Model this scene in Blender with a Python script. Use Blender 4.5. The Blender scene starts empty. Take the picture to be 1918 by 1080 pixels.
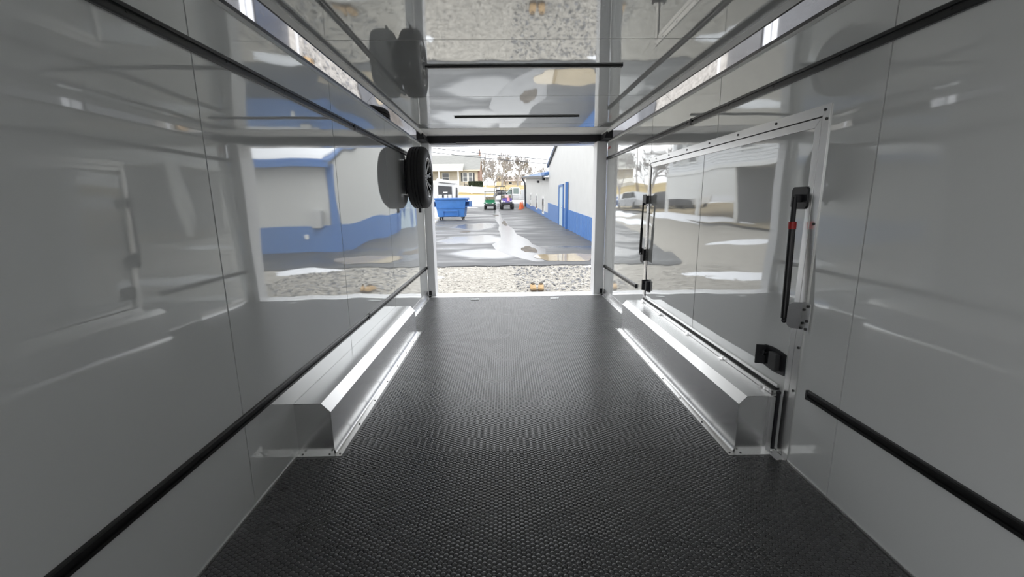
import bpy, bmesh, math, random
import numpy as np
from mathutils import Vector, Matrix

# ---------------------------------------------------------------- camera, sky, exposure
scn = bpy.context.scene
col = scn.collection
PI = math.pi

cam_data = bpy.data.cameras.new('camera')
cam = bpy.data.objects.new('camera', cam_data)
col.objects.link(cam)
scn.camera = cam
cam_data.sensor_width = 36.0
cam_data.lens = 36.0 * 807.0 / 1918.0
cam_data.clip_start = 0.02
cam_data.clip_end = 500
_f = Vector((-0.0170145, -0.19445146, 0.98076457))    # trailer axis, seen from the camera (x right, y down, z forward)
_r = Vector((0.9997884, -0.01465065, 0.01443982))
_d = Vector((0.01156099, 0.98080273, 0.19465959))
CR = Vector((_r.x, _f.x, -_d.x))
CU = -Vector((_r.y, _f.y, -_d.y))
CF = Vector((_r.z, _f.z, -_d.z))
cam.matrix_world = Matrix(((CR.x, CU.x, -CF.x, 0), (CR.y, CU.y, -CF.y, 0), (CR.z, CU.z, -CF.z, 1.234), (0, 0, 0, 1)))

world = bpy.data.worlds.new('overcast_sky')
scn.world = world
world.use_nodes = True
bg = world.node_tree.nodes['Background']
bg.inputs['Color'].default_value = (0.955, 0.975, 1.0, 1)
bg.inputs['Strength'].default_value = 2.85

scn.view_settings.view_transform = 'Standard'
scn.view_settings.look = 'None'
scn.view_settings.gamma = 1.0
scn.view_settings.use_curve_mapping = False
scn.view_settings.exposure = 0.0
scn.cycles.max_bounces = 16
scn.cycles.diffuse_bounces = 8
scn.cycles.glossy_bounces = 8
scn.cycles.use_denoising = True

# ---------------------------------------------------------------- helpers
MATS = {}

def mat(name, color, rough=0.5, metal=0.0, ior=1.5, var=0.0, vscale=20.0, bump=0.0, bscale=60.0, bdist=0.01,
        rvar=0.0, stretch=None, coat=0.0, alpha=1.0, trans=0.0):
    if name in MATS: return MATS[name]
    m = bpy.data.materials.new(name); m.use_nodes = True
    nt = m.node_tree; b = nt.nodes['Principled BSDF']
    b.inputs['Base Color'].default_value = (*color, 1)
    b.inputs['Roughness'].default_value = rough
    b.inputs['Metallic'].default_value = metal
    b.inputs['IOR'].default_value = ior
    b.inputs['Coat Weight'].default_value = coat
    b.inputs['Coat Roughness'].default_value = 0.03
    b.inputs['Transmission Weight'].default_value = trans
    tc = nt.nodes.new('ShaderNodeTexCoord')
    mp = nt.nodes.new('ShaderNodeMapping'); nt.links.new(tc.outputs['Object'], mp.inputs['Vector'])
    if stretch: mp.inputs['Scale'].default_value = stretch
    if var or rvar:
        n = nt.nodes.new('ShaderNodeTexNoise'); n.inputs['Scale'].default_value = vscale; n.inputs['Detail'].default_value = 5
        nt.links.new(mp.outputs['Vector'], n.inputs['Vector'])
        if var:
            r = nt.nodes.new('ShaderNodeValToRGB')
            r.color_ramp.elements[0].position = 0.3; r.color_ramp.elements[1].position = 0.7
            r.color_ramp.elements[0].color = (*[max(0, c * (1 - var)) for c in color], 1)
            r.color_ramp.elements[1].color = (*[min(1, c * (1 + var)) for c in color], 1)
            nt.links.new(n.outputs['Fac'], r.inputs['Fac']); nt.links.new(r.outputs['Color'], b.inputs['Base Color'])
        if rvar:
            mr = nt.nodes.new('ShaderNodeMapRange')
            mr.inputs['From Min'].default_value = 0.3; mr.inputs['From Max'].default_value = 0.7
            mr.inputs['To Min'].default_value = max(0.01, rough - rvar); mr.inputs['To Max'].default_value = rough + rvar
            nt.links.new(n.outputs['Fac'], mr.inputs['Value']); nt.links.new(mr.outputs['Result'], b.inputs['Roughness'])
    if bump:
        n2 = nt.nodes.new('ShaderNodeTexNoise'); n2.inputs['Scale'].default_value = bscale; n2.inputs['Detail'].default_value = 3 if bscale > 10 else 0.6
        nt.links.new(mp.outputs['Vector'], n2.inputs['Vector'])
        bp = nt.nodes.new('ShaderNodeBump'); bp.inputs['Strength'].default_value = bump; bp.inputs['Distance'].default_value = bdist
        nt.links.new(n2.outputs['Fac'], bp.inputs['Height']); nt.links.new(bp.outputs['Normal'], b.inputs['Normal'])
    MATS[name] = m
    return m


class MB:
    def __init__(s): s.v = []; s.f = []
    def add(s, vs, fs):
        o = len(s.v); s.v += [tuple(p) for p in vs]; s.f += [tuple(i + o for i in f) for f in fs]; return s
    def box(s, x0, x1, y0, y1, z0, z1):
        vs = [(x, y, z) for x in (x0, x1) for y in (y0, y1) for z in (z0, z1)]
        return s.add(vs, [(0, 1, 3, 2), (4, 6, 7, 5), (0, 4, 5, 1), (2, 3, 7, 6), (0, 2, 6, 4), (1, 5, 7, 3)])
    def hexa(s, b, t):       # four bottom corners, four top corners
        return s.add(list(b) + list(t), [(3, 2, 1, 0), (4, 5, 6, 7)] + [(i, (i + 1) % 4, 4 + (i + 1) % 4, 4 + i) for i in range(4)])
    def prism(s, poly, axis, a, b):   # polygon in the other two axes, extruded along axis
        def P(u, v, w): return {'x': (w, u, v), 'y': (u, w, v), 'z': (u, v, w)}[axis]
        n = len(poly)
        vs = [P(u, v, a) for u, v in poly] + [P(u, v, b) for u, v in poly]
        fs = [tuple(range(n))[::-1], tuple(range(n, 2 * n))] + [(i, (i + 1) % n, n + (i + 1) % n, n + i) for i in range(n)]
        return s.add(vs, fs)
    def cyl(s, p0, p1, r0, r1=None, n=12, caps=True):
        r1 = r0 if r1 is None else r1
        p0 = Vector(p0); p1 = Vector(p1); d = (p1 - p0).normalized()
        a = d.orthogonal().normalized(); c = d.cross(a)
        vs = []
        for p, r in ((p0, r0), (p1, r1)):
            vs += [p + r * (math.cos(2 * PI * i / n) * a + math.sin(2 * PI * i / n) * c) for i in range(n)]
        fs = [(i, (i + 1) % n, n + (i + 1) % n, n + i) for i in range(n)]
        if caps: fs += [tuple(range(n))[::-1], tuple(range(n, 2 * n))]
        return s.add(vs, fs)
    def tube(s, pts, r, n=8):
        for a, b in zip(pts, pts[1:]): s.cyl(a, b, r, r, n)
        return s
    def lathe(s, prof, axis='x', c=(0, 0, 0), n=32, closed=False):   # prof: (radius, along)
        c = Vector(c); m = len(prof); vs = []
        for i in range(n):
            t = 2 * PI * i / n; ca, sa = math.cos(t), math.sin(t)
            for r, h in prof:
                p = {'x': (h, r * ca, r * sa), 'y': (r * ca, h, r * sa), 'z': (r * ca, r * sa, h)}[axis]
                vs.append(c + Vector(p))
        fs = []
        for i in range(n):
            j = (i + 1) % n
            for k in range(m if closed else m - 1):
                k2 = (k + 1) % m
                fs.append((i * m + k, i * m + k2, j * m + k2, j * m + k))
        return s.add(vs, fs)
    def ball(s, c, rx, ry=None, rz=None, nu=10, nv=6):
        ry = ry or rx; rz = rz or rx; c = Vector(c)
        vs = [c + Vector((0, 0, -rz))]
        for j in range(1, nv):
            p = -PI / 2 + PI * j / nv
            vs += [c + Vector((rx * math.cos(p) * math.cos(2 * PI * i / nu), ry * math.cos(p) * math.sin(2 * PI * i / nu), rz * math.sin(p))) for i in range(nu)]
        vs.append(c + Vector((0, 0, rz)))
        fs = [(0, 1 + (i + 1) % nu, 1 + i) for i in range(nu)]
        for j in range(nv - 2):
            fs += [(1 + j * nu + i, 1 + j * nu + (i + 1) % nu, 1 + (j + 1) * nu + (i + 1) % nu, 1 + (j + 1) * nu + i) for i in range(nu)]
        L = len(vs) - 1; o = 1 + (nv - 2) * nu
        fs += [(o + i, o + (i + 1) % nu, L) for i in range(nu)]
        return s.add(vs, fs)
    def build(s, name, m, parent=None, off=None, smooth=40, bevel=0.0, kind=None, label=None):
        me = bpy.data.meshes.new(name)
        vs = s.v
        if off is None and parent is not None:
            r = parent
            while r.parent: r = r.parent
            off = r.get('_org')
        if off is not None: vs = [(x - off[0], y - off[1], z - off[2]) for x, y, z in vs]
        me.from_pydata(vs, [], s.f); me.update()
        bm = bmesh.new(); bm.from_mesh(me)
        bmesh.ops.recalc_face_normals(bm, faces=bm.faces); bm.to_mesh(me); bm.free()
        me.materials.append(m)
        o = bpy.data.objects.new(name, me); col.objects.link(o)
        if parent: o.parent = parent
        if smooth:
            me.shade_smooth(); me.set_sharp_from_angle(angle=math.radians(smooth))
        if bevel:
            bv = o.modifiers.new('bevel', 'BEVEL'); bv.width = bevel; bv.segments = 2; bv.limit_method = 'ANGLE'; bv.angle_limit = math.radians(35)
            bv.harden_normals = True
        if kind: o['kind'] = kind
        if label: o['label'] = label
        return o


def tag(o, label, cat, group=None):
    o['label'] = label; o['category'] = cat
    if group: o['group'] = group
    return o

def thing(name, label, cat, loc=(0, 0, 0), rz=0.0, group=None, world_coords=False):
    o = bpy.data.objects.new(name, None); col.objects.link(o)
    o.empty_display_size = 0.1
    o.location = loc; o.rotation_euler = (0, 0, rz)
    if world_coords: o['_org'] = tuple(loc)
    return tag(o, label, cat, group)

def struct(name, mb, m, parent=None, label=None, **k):
    o = mb.build(name, m, parent, **k); o['kind'] = 'structure'
    if label: o['label'] = label
    return o

def struct_empty(name, loc=(0, 0, 0), label=None):
    o = bpy.data.objects.new(name, None); col.objects.link(o); o.location = loc; o['kind'] = 'structure'; o['_org'] = tuple(loc)
    if label: o['label'] = label
    return o

def copy_tree(o, parent=None):
    c = o.copy(); col.objects.link(c)
    if parent: c.parent = parent
    for ch in list(o.children): copy_tree(ch, c)
    return c

def gz(y):      # height of the lot outside: it climbs away from the trailer
    pts = [(-30, -1.2), (6, -0.55), (50, 0.79), (55, 1.6), (60, 2.25), (68, 3.55), (72, 3.75), (85, 4.3), (110, 5.6), (220, 7.5)]
    for (a, za), (b, zb) in zip(pts, pts[1:]):
        if y <= b: return za + (zb - za) * (y - a) / (b - a)
    return pts[-1][1]

# ---------------------------------------------------------------- materials
def gloss_mat(name, color, f0, p, bdist, bs, seed):
    # high-gloss white paint: a matte base under a clear film whose reflection rises towards grazing angles
    m = bpy.data.materials.new(name); m.use_nodes = True
    nt = m.node_tree; nt.nodes.clear(); N = nt.nodes.new; L = nt.links.new
    out = N('ShaderNodeOutputMaterial'); mix = N('ShaderNodeMixShader'); df = N('ShaderNodeBsdfDiffuse'); gl = N('ShaderNodeBsdfGlossy')
    df.inputs['Color'].default_value = (*color, 1); gl.inputs['Color'].default_value = (0.93, 0.94, 0.93, 1); gl.inputs['Roughness'].default_value = 0.03
    tc = N('ShaderNodeTexCoord'); mp = N('ShaderNodeMapping'); mp.inputs['Scale'].default_value = seed
    nz = N('ShaderNodeTexNoise'); nz.inputs['Scale'].default_value = bs; nz.inputs['Detail'].default_value = 0.6
    bp = N('ShaderNodeBump'); bp.inputs['Strength'].default_value = 1.0; bp.inputs['Distance'].default_value = bdist
    L(tc.outputs['Object'], mp.inputs['Vector']); L(mp.outputs['Vector'], nz.inputs['Vector']); L(nz.outputs['Fac'], bp.inputs['Height'])
    lw = N('ShaderNodeLayerWeight'); lw.inputs['Blend'].default_value = 0.5
    pw = N('ShaderNodeMath'); pw.operation = 'POWER'; pw.inputs[1].default_value = p
    ma = N('ShaderNodeMath'); ma.operation = 'MULTIPLY_ADD'; ma.inputs[1].default_value = 1 - f0; ma.inputs[2].default_value = f0
    L(lw.outputs['Facing'], pw.inputs[0]); L(pw.outputs[0], ma.inputs[0]); L(ma.outputs[0], mix.inputs['Fac'])
    for n in (df, gl, lw): L(bp.outputs['Normal'], n.inputs['Normal'])
    L(df.outputs[0], mix.inputs[1]); L(gl.outputs[0], mix.inputs[2]); L(mix.outputs[0], out.inputs['Surface'])
    MATS[name] = m
    return m

M_WALL = gloss_mat('gloss_white_wall', (0.86, 0.87, 0.86), 0.06, 2.1, 0.0075, 1.25, (1.0, 1.2, 1.0))
M_CEIL = gloss_mat('gloss_white_ceiling', (0.84, 0.85, 0.84), 0.08, 2.0, 0.002, 1.0, (2.2, 0.8, 1.0))
M_BLACK = mat('black_gap', (0.008, 0.008, 0.009), 0.6)
M_WHITE = mat('white_trim', (0.82, 0.82, 0.80), 0.25)
M_ALU = mat('aluminium', (0.80, 0.80, 0.79), 0.26, 0.95)
M_BRUSH = mat('brushed_aluminium', (0.80, 0.80, 0.80), 0.27, 0.95)
M_POST = mat('satin_aluminium_post', (0.92, 0.92, 0.93), 0.45, 0.15)
M_MIRROR = mat('polished_stainless', (0.80, 0.80, 0.83), 0.035, 1.0, bump=0.6, bscale=1.6, bdist=0.003)
M_RAIL = mat('black_anodised', (0.014, 0.014, 0.014), 0.30, 0.0, ior=1.55)
M_BLK = mat('black_powder_coat', (0.013, 0.013, 0.016), 0.45, bump=0.1, bscale=400, bdist=0.001)
M_BEAM = mat('black_painted_steel', (0.020, 0.018, 0.022), 0.5)
M_RUB = mat('black_rubber_floor', (0.008, 0.008, 0.009), 0.24, ior=2.0, rvar=0.04, vscale=6, bump=0.05, bscale=500, bdist=0.0008)
M_RUBTOP = mat('black_rubber_hexagon', (0.042, 0.042, 0.045), 0.29, ior=1.9, rvar=0.04, vscale=5, bump=0.05, bscale=500, bdist=0.0008)  # tops lighter than the floor base, putting groove shade into the colour
M_TYRE = mat('tyre_rubber', (0.022, 0.021, 0.022), 0.62, bump=0.2, bscale=200, bdist=0.002)
M_RED = mat('red_plastic', (0.45, 0.015, 0.015), 0.4)
M_CHROME = mat('bright_steel', (0.8, 0.8, 0.8), 0.12, 1.0)
M_SCREW = mat('dark_screw', (0.05, 0.05, 0.05), 0.35, 0.6)

XL, XR, ZC, ZW, YR, YF = -1.061, 1.339, 2.09, 1.975, 5.78, -1.7

# ================================================================ TRAILER SHELL
# ---- floor
floor = struct('floor', MB().box(XL - 0.05, XR + 0.05, YF, YR, -0.12, 0.0), M_RUB, label='black rubber floor with raised hexagonal coins')
def hex_field():
    row, pitch = 0.0200, 0.0200 * math.sqrt(3) / 2
    V, Fc = [], []
    def field(y0, y1, n, layers):
        ys = np.arange(y0, y1, row); xs = np.arange(XL + 0.02, XR - 0.015, pitch)
        X, Y = np.meshgrid(xs, ys); 
        Y = Y + (np.arange(len(xs)) % 2)[None, :] * row / 2
        c = np.stack([X.ravel(), Y.ravel()], 1)
        inl = (c[:, 0] < XL + 0.235) & (c[:, 1] > 1.955) & (c[:, 1] < 4.12)
        inr = (c[:, 0] > XR - 0.25) & (c[:, 1] > 1.89) & (c[:, 1] < 4.12)
        kick = (c[:, 1] > 4.6) & ((c[:, 0] < XL + 0.05) | (c[:, 0] > XR - 0.055))
        c = c[~(inl | inr | kick)]
        ang = np.arange(n) * 2 * PI / n + (0 if n == 6 else PI / 12)
        rr = np.ones(n)
        tv = []
        for r, z in layers: tv.append(np.stack([r * rr * np.cos(ang), r * rr * np.sin(ang), np.full(n, z)], 1))
        tv = np.concatenate(tv)
        vs = np.concatenate([c, np.zeros((len(c), 1))], 1)[:, None, :] + tv[None]
        fs = []
        for L in range(len(layers) - 1):
            for i in range(n): fs.append((L * n + i, L * n + (i + 1) % n, (L + 1) * n + (i + 1) % n, (L + 1) * n + i))
        fs = np.array(fs)
        top = np.arange(n) + (len(layers) - 1) * n
        k = len(tv); base = (np.arange(len(c)) * k)
        return vs.reshape(-1, 3), (fs[None] + base[:, None, None]).reshape(-1, 4), (top[None] + base[:, None]).reshape(-1, n)
    row0 = 0.2
    A = field(row0, row0 + row * 90, 12, [(0.0088, 0.0), (0.0084, 0.0013), (0.0074, 0.0020), (0.0045, 0.0022)])
    B = field(row0 + row * 90, 5.648, 6, [(0.0090, 0.0), (0.0084, 0.0010), (0.0070, 0.0014)])
    verts = []; starts = []; totals = []; loops = []; off = 0
    for v, q, t in (A, B):
        verts.append(v)
        for f in (q, t):
            loops.append((f + off).ravel()); totals.append(np.full(len(f), f.shape[1]))
        off += len(v)
    verts = np.concatenate(verts); loops = np.concatenate(loops); totals = np.concatenate(totals)
    starts = np.concatenate([[0], np.cumsum(totals)[:-1]])
    me = bpy.data.meshes.new('raised_hexagons')
    me.vertices.add(len(verts)); me.vertices.foreach_set('co', verts.ravel().astype(np.float32))
    me.loops.add(len(loops)); me.loops.foreach_set('vertex_index', loops.astype(np.int32))
    me.polygons.add(len(totals)); me.polygons.foreach_set('loop_start', starts.astype(np.int32))
    me.update(calc_edges=True); me.validate()
    me.materials.append(M_RUBTOP)
    o = bpy.data.objects.new('raised_hexagons', me); col.objects.link(o); o.parent = floor; o['kind'] = 'stuff'
hex_field()

# ---- walls: black backing with glossy panels proud of it, 4 mm joints
G = 0.0030
def seams(a, lst, b): return list(zip([a] + lst, lst + [b]))
wall_l = struct('wall_left', MB().box(XL - 0.06, XL - 0.006, -0.55, YR, 0.0, ZC + 0.1), M_BLACK, label='left trailer wall of glossy white panels')
for a, b in seams(-0.55, [0.395, 1.615, 2.837, 4.057, 5.275], YR):
    MB().box(XL - 0.007, XL, a + G, b - G, 0.004, ZW).build('panel', M_WALL, wall_l)
MB().box(XL - 0.06, XL - 0.006, YF, -0.55, 2.0, ZC + 0.1).build('lintel', M_WALL, wall_l)  # unseen side gap below, opened behind the camera to let daylight in

wall_r = struct('wall_right', MB().box(XR + 0.008, XR + 0.06, YF, YR, 0.0, ZC + 0.1), M_BLACK, label='right trailer wall of glossy white panels around a hatch')
DY0, DY1, DZ1 = 1.86, 4.075, 1.60
for a, b in seams(YF, [0.37, 1.59, 2.812, 4.053, 5.37], YR):
    a += G; b -= G
    if b < DY0 or a > DY1: poly = [(a, 0.004), (b, 0.004), (b, ZW), (a, ZW)]
    elif a < DY0: poly = [(a, 0.004), (DY0, 0.004), (DY0, DZ1), (b, DZ1), (b, ZW), (a, ZW)]
    elif b > DY1: poly = [(a, DZ1), (DY1, DZ1), (DY1, 0.004), (b, 0.004), (b, ZW), (a, ZW)]
    else: poly = [(a, DZ1), (b, DZ1), (b, ZW), (a, ZW)]
    MB().prism(poly, 'x', XR, XR + 0.007).build('panel', M_WALL, wall_r)
wall_f = struct('wall_front', MB().box(XL - 0.06, XR + 0.06, YF - 0.06, YF, 0.0, 1.25).box(XL - 0.06, XR + 0.06, YF - 0.06, YF, 2.0, ZC + 0.1).box(XL - 0.06, XL + 0.50, YF - 0.06, YF, 1.25, 2.0).box(XR - 0.55, XR + 0.06, YF - 0.06, YF, 1.25, 2.0), mat('dark_grey_front', (0.12, 0.12, 0.125), 0.5), label='dark front wall of the trailer with an added opening for fill light')  # unseen window gap added to let daylight onto the near walls

# ---- ceiling panels
ceil = struct('ceiling', MB().box(XL - 0.06, XR + 0.06, YF, 6.05, ZC + 0.012, ZC + 0.1), M_BLACK, label='glossy white trailer ceiling of cross panels')
MB().box(XL + 0.06, XR - 0.06, 5.275, 5.83, ZC - 0.001, ZC + 0.012).build('header_cover', mat('satin_white', (0.86, 0.86, 0.85), 0.6), ceil)
for a, b in seams(YF, [0.03, 1.275, 2.515, 3.765, 5.012], 5.272):
    MB().box(XL + 0.06, XR - 0.06, a + G, b - G, ZC, ZC + 0.013).build('panel', M_CEIL, ceil)

# ---- coves: polished metal strips between walls and ceiling, with white edge mouldings
def cove(n, s, X, seam, lab):
    def x(o): return X + s * o
    root = struct_empty('trim_%d' % n, (X, 2.0, ZW), lab)
    for a, b in ((YF, seam), (seam, 5.52)):
        MB().prism([(x(0.005), ZW + 0.026), (x(0.063), ZW + 0.084), (x(0.058), ZW + 0.089), (x(0.000), ZW + 0.031)], 'y', a + 0.002, b - 0.002).build('mirror_panel', M_MIRROR, root)
    MB().prism([(x(0.060), ZC - 0.032), (x(0.066), ZC - 0.024), (x(0.085), ZC - 0.006), (x(0.085), ZC + 0.002), (x(0.050), ZC + 0.002)], 'y', YF, 5.80).build('ceiling_moulding', M_WHITE, root)
    MB().prism([(x(-0.006), ZW - 0.004), (x(0.007), ZW - 0.004), (x(0.009), ZW + 0.010), (x(-0.006), ZW + 0.010)], 'y', YF, YR).build('wall_moulding', M_WHITE, root)
    MB().prism([(x(-0.006), ZW + 0.0105), (x(0.004), ZW + 0.0105), (x(0.010), ZW + 0.024), (x(-0.006), ZW + 0.026)], 'y', YF, YR).build('black_strip', M_RAIL, root)  # narrow black strip between wall moulding and mirror panel
    MB().prism([(x(0.054), ZC - 0.031), (x(0.0635), ZC - 0.033), (x(0.0645), ZC - 0.026), (x(0.054), ZC - 0.02)], 'y', YF, 5.80).build('black_strip', M_RAIL, root)
    MB().box(*sorted((x(-0.05), x(0.05))), YF, YR, ZC - 0.001, ZC + 0.05).build('backing', M_BLACK, root)
cove(1, 1, XL, 3.56, 'left polished metal cove strip between wall and ceiling')
cove(2, -1, XR, 3.60, 'right polished metal cove strip between wall and ceiling')

# ---- floor edge strips and rear kick flashing
for nm, X, s, y0, lab in (('baseboard_left', XL, 1, -0.55, 'thin aluminium edge strip along the left wall foot'), ('baseboard_right', XR, -1, YF, 'thin aluminium edge strip along the right wall foot')):
    struct(nm, MB().prism([(X - s * 0.002, 0.0), (X + s * 0.006, 0.0), (X + s * 0.004, 0.008), (X - s * 0.002, 0.009)], 'y', y0, 4.7 if s < 0 else 4.7), M_ALU, label=lab)
for n, X, s, lab in ((3, XL, 1, 'bright aluminium kick flashing at the left wall foot by the opening'), (4, XR, -1, 'bright aluminium kick flashing at the right wall foot by the opening')):
    r = struct_empty('trim_%d' % n, (X, 5.2, 0), lab)
    MB().prism([(X, 0.003), (X + s * 0.052, 0.003), (X + s * 0.052, 0.0), (X + s * 0.001, 0.0)], 'y', 4.68, YR - 0.02).build('floor_flange', M_BRUSH, r)
    MB().prism([(X, 0.0), (X + s * 0.012, 0.003), (X + s * 0.004, 0.022), (X + s * 0.002, 0.075), (X, 0.075)], 'y', 4.76, YR - 0.02).build('wall_flange', M_BRUSH, r)
    k = MB()
    for y in (4.72, 5.1, 5.5): k.cyl((X + s * 0.035, y, 0.003), (X + s * 0.035, y, 0.006), 0.005, n=8)
    k.build('screws', M_SCREW, r, kind='stuff')

# ---- rear frame: posts, header, sill
r = struct_empty('trim_5', (-1.0, 5.85, 0), 'left aluminium post of the rear opening')
MB().box(XL, -0.958, YR, 6.0, -0.02, 2.0).build('post', M_POST, r, bevel=0.006)
MB().box(XL + 0.012, XL + 0.05, YR - 0.012, YR, 0.01, 0.07).build('corner_block', M_BLK, r, bevel=0.003)
r = struct_empty('trim_6', (1.26, 5.85, 0), 'right aluminium post of the rear opening')
MB().box(1.204, XR, YR, 6.0, -0.02, 2.0).build('post', M_POST, r, bevel=0.006)
MB().box(XR - 0.05, XR - 0.012, YR - 0.012, YR, 0.01, 0.07).build('corner_block', M_BLK, r, bevel=0.003)
r = struct_empty('trim_7', (0.14, 5.9, 2.05), 'black header beam across the rear opening')
MB().box(XL + 0.02, XR - 0.02, 5.83, 5.95, 2.005, ZC + 0.01).build('beam', M_BEAM, r, bevel=0.003)
for X, s in ((XL, 1), (XR, -1)):
    MB().prism([(X + s * 0.002, 2.0), (X + s * 0.105, 2.0), (X + s * 0.078, ZC - 0.01), (X + s * 0.045, ZC - 0.01), (X + s * 0.002, ZC - 0.05)], 'y', 5.50, 5.84).build('end_bracket', M_BLK, r)
MB().box(XL, XR, 5.945, 6.16, 1.992, 2.06).build('soffit_plate', mat('white_header_plate', (0.75, 0.75, 0.78), 0.12, ior=1.9), r)
MB().box(-0.96, -0.62, 5.84, 5.93, 1.996, 2.004).build('seal_strip', M_RUB, r)
MB().box(0.98, 1.2, 5.84, 5.93, 1.996, 2.004).build('seal_strip', M_RUB, r)
r = struct_empty('trim_8', (0.12, 5.9, 0), 'aluminium sill across the rear opening')
MB().box(XL + 0.02, XR - 0.02, 5.665, 5.765, -0.01, 0.003).build('sill_plate', mat('bright_sill', (0.86, 0.86, 0.86), 0.35, 0.9), r, bevel=0.002)
MB().box(-0.955, 1.2, 5.782, 5.80, -0.06, -0.012).build('hinge_gap', M_BLK, r)
MB().box(-0.955, 1.2, 5.80, 5.955, -0.06, -0.004).build('ramp_hinge', M_POST, r, bevel=0.002)
# ramp lowered to the gravel
t = thing('ramp_door', 'black rear ramp door lowered from the sill to the gravel', 'ramp', (0.12, 6.06, -0.03), world_coords=True)
MB().hexa([(-0.95, 6.06, -0.10), (1.2, 6.06, -0.10), (1.2, 7.9, -0.56), (-0.95, 7.9, -0.56)], [(-0.95, 6.06, -0.035), (1.2, 6.06, -0.035), (1.2, 7.9, -0.495), (-0.95, 7.9, -0.495)]).build('deck', M_RUB, t)
MB().hexa([(-0.95, 7.9, -0.56), (1.2, 7.9, -0.56), (1.2, 8.10, -0.55), (-0.95, 8.10, -0.55)], [(-0.95, 7.9, -0.497), (1.2, 7.9, -0.497), (1.2, 8.10, -0.487), (-0.95, 8.10, -0.487)]).build('flap', M_RUB, t)
MB().box(-0.96, 1.21, 8.10, 8.14, -0.555, -0.468).build('edge_strip', M_POST, t)

# ---- escape hatch in the right wall
hatch = struct_empty('door_1', (XR, 2.95, 0), 'white access hatch framed in aluminium in the right wall')
a0, a1, z1 = 1.84, 4.09, 1.618
w = 0.043
fx0, fx1 = XR - 0.006, XR + 0.002
MB().prism([(a0, z1), (a1, z1), (a1 - w, z1 - w), (a0 + w, z1 - w)], 'x', fx0, fx1).build('frame_flange', M_ALU, hatch, bevel=0.001)
MB().prism([(a0, z1), (a0 + w, z1 - w), (a0 + w, 0.004), (a0, 0.004)], 'x', fx0, fx1).build('frame_flange', M_ALU, hatch, bevel=0.001)
MB().prism([(a1, z1), (a1 - w, z1 - w), (a1 - w, 0.30), (a1, 0.30)], 'x', fx0, fx1).build('frame_flange', M_ALU, hatch, bevel=0.001)
g0 = a0 + w; g1 = a1 - w; gz1 = z1 - w
MB().box(XR + 0.001, XR + 0.010, g0 - 0.001, g1 + 0.001, 0.004, gz1 + 0.001).build('gasket', M_BLACK, hatch)
q = 0.005; lw = 0.036
b0, b1, bz = g0 + q, g1 - q, gz1 - q
lx0, lx1 = XR - 0.004, XR + 0.006
def lip(poly): MB().prism(poly, 'x', lx0, lx1).build('door_lip', M_ALU, hatch, bevel=0.0015)
lip([(b0, bz), (b1, bz), (b1 - lw, bz - lw), (b0 + lw, bz - lw)])
lip([(b0, bz), (b0 + lw, bz - lw), (b0 + lw, 0.01), (b0, 0.01)])
lip([(b1, bz), (b1 - 0.012, bz - lw), (b1 - 0.012, 0.31), (b1, 0.31)])
MB().box(XR + 0.0015, XR + 0.004, b1 - 0.03, b1 - 0.010, 0.32, bz - lw).build('gasket', M_BLACK, hatch)
MB().box(XR + 0.0005, XR + 0.007, b0 + lw + 0.001, 2.97 - G, 0.012, bz - lw - 0.001).build('panel', M_WALL, hatch)
MB().box(XR + 0.0005, XR + 0.007, 2.97 + G, b1 - 0.03, 0.30, bz - lw - 0.001).build('panel', M_WALL, hatch)
MB().box(XR - 0.040, XR - 0.001, 1.96, 4.03, 0.297, 0.316).build('bottom_rail', M_ALU, hatch, bevel=0.002)
MB().box(XR - 0.020, XR - 0.001, 1.96, 4.03, 0.3165, 0.326).build('gasket', M_BLACK, hatch)
MB().box(XR - 0.014, XR - 0.0005, 1.96, 4.03, 0.3265, 0.345).build('bottom_rail', M_ALU, hatch, bevel=0.001)
for y in (2.03, 2.45, 2.95, 3.5, 3.95):
    c = MB().box(XR - 0.062, XR - 0.036, y - 0.022, y + 0.022, 0.2955, 0.301).box(XR - 0.046, XR - 0.038, y - 0.012, y + 0.012, 0.300, 0.310)
    c.build('latch_clip', M_CHROME, hatch, bevel=0.001)
k = MB()
for y in (1.87, 2.2, 2.55, 2.9, 3.25, 3.6, 3.9, 4.07): k.cyl((fx0 - 0.003, y, z1 - 0.02), (fx0, y, z1 - 0.02), 0.006, n=8)
for z in (1.56, 1.13, 0.57, 0.36): k.cyl((fx0 - 0.003, a0 + 0.016, z), (fx0, a0 + 0.016, z), 0.006, n=8)
for z in (1.56, 1.2, 0.8, 0.45): k.cyl((fx0 - 0.003, a1 - 0.016, z), (fx0, a1 - 0.016, z), 0.006, n=8)
k.build('screws', M_SCREW, hatch, kind='stuff')

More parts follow.
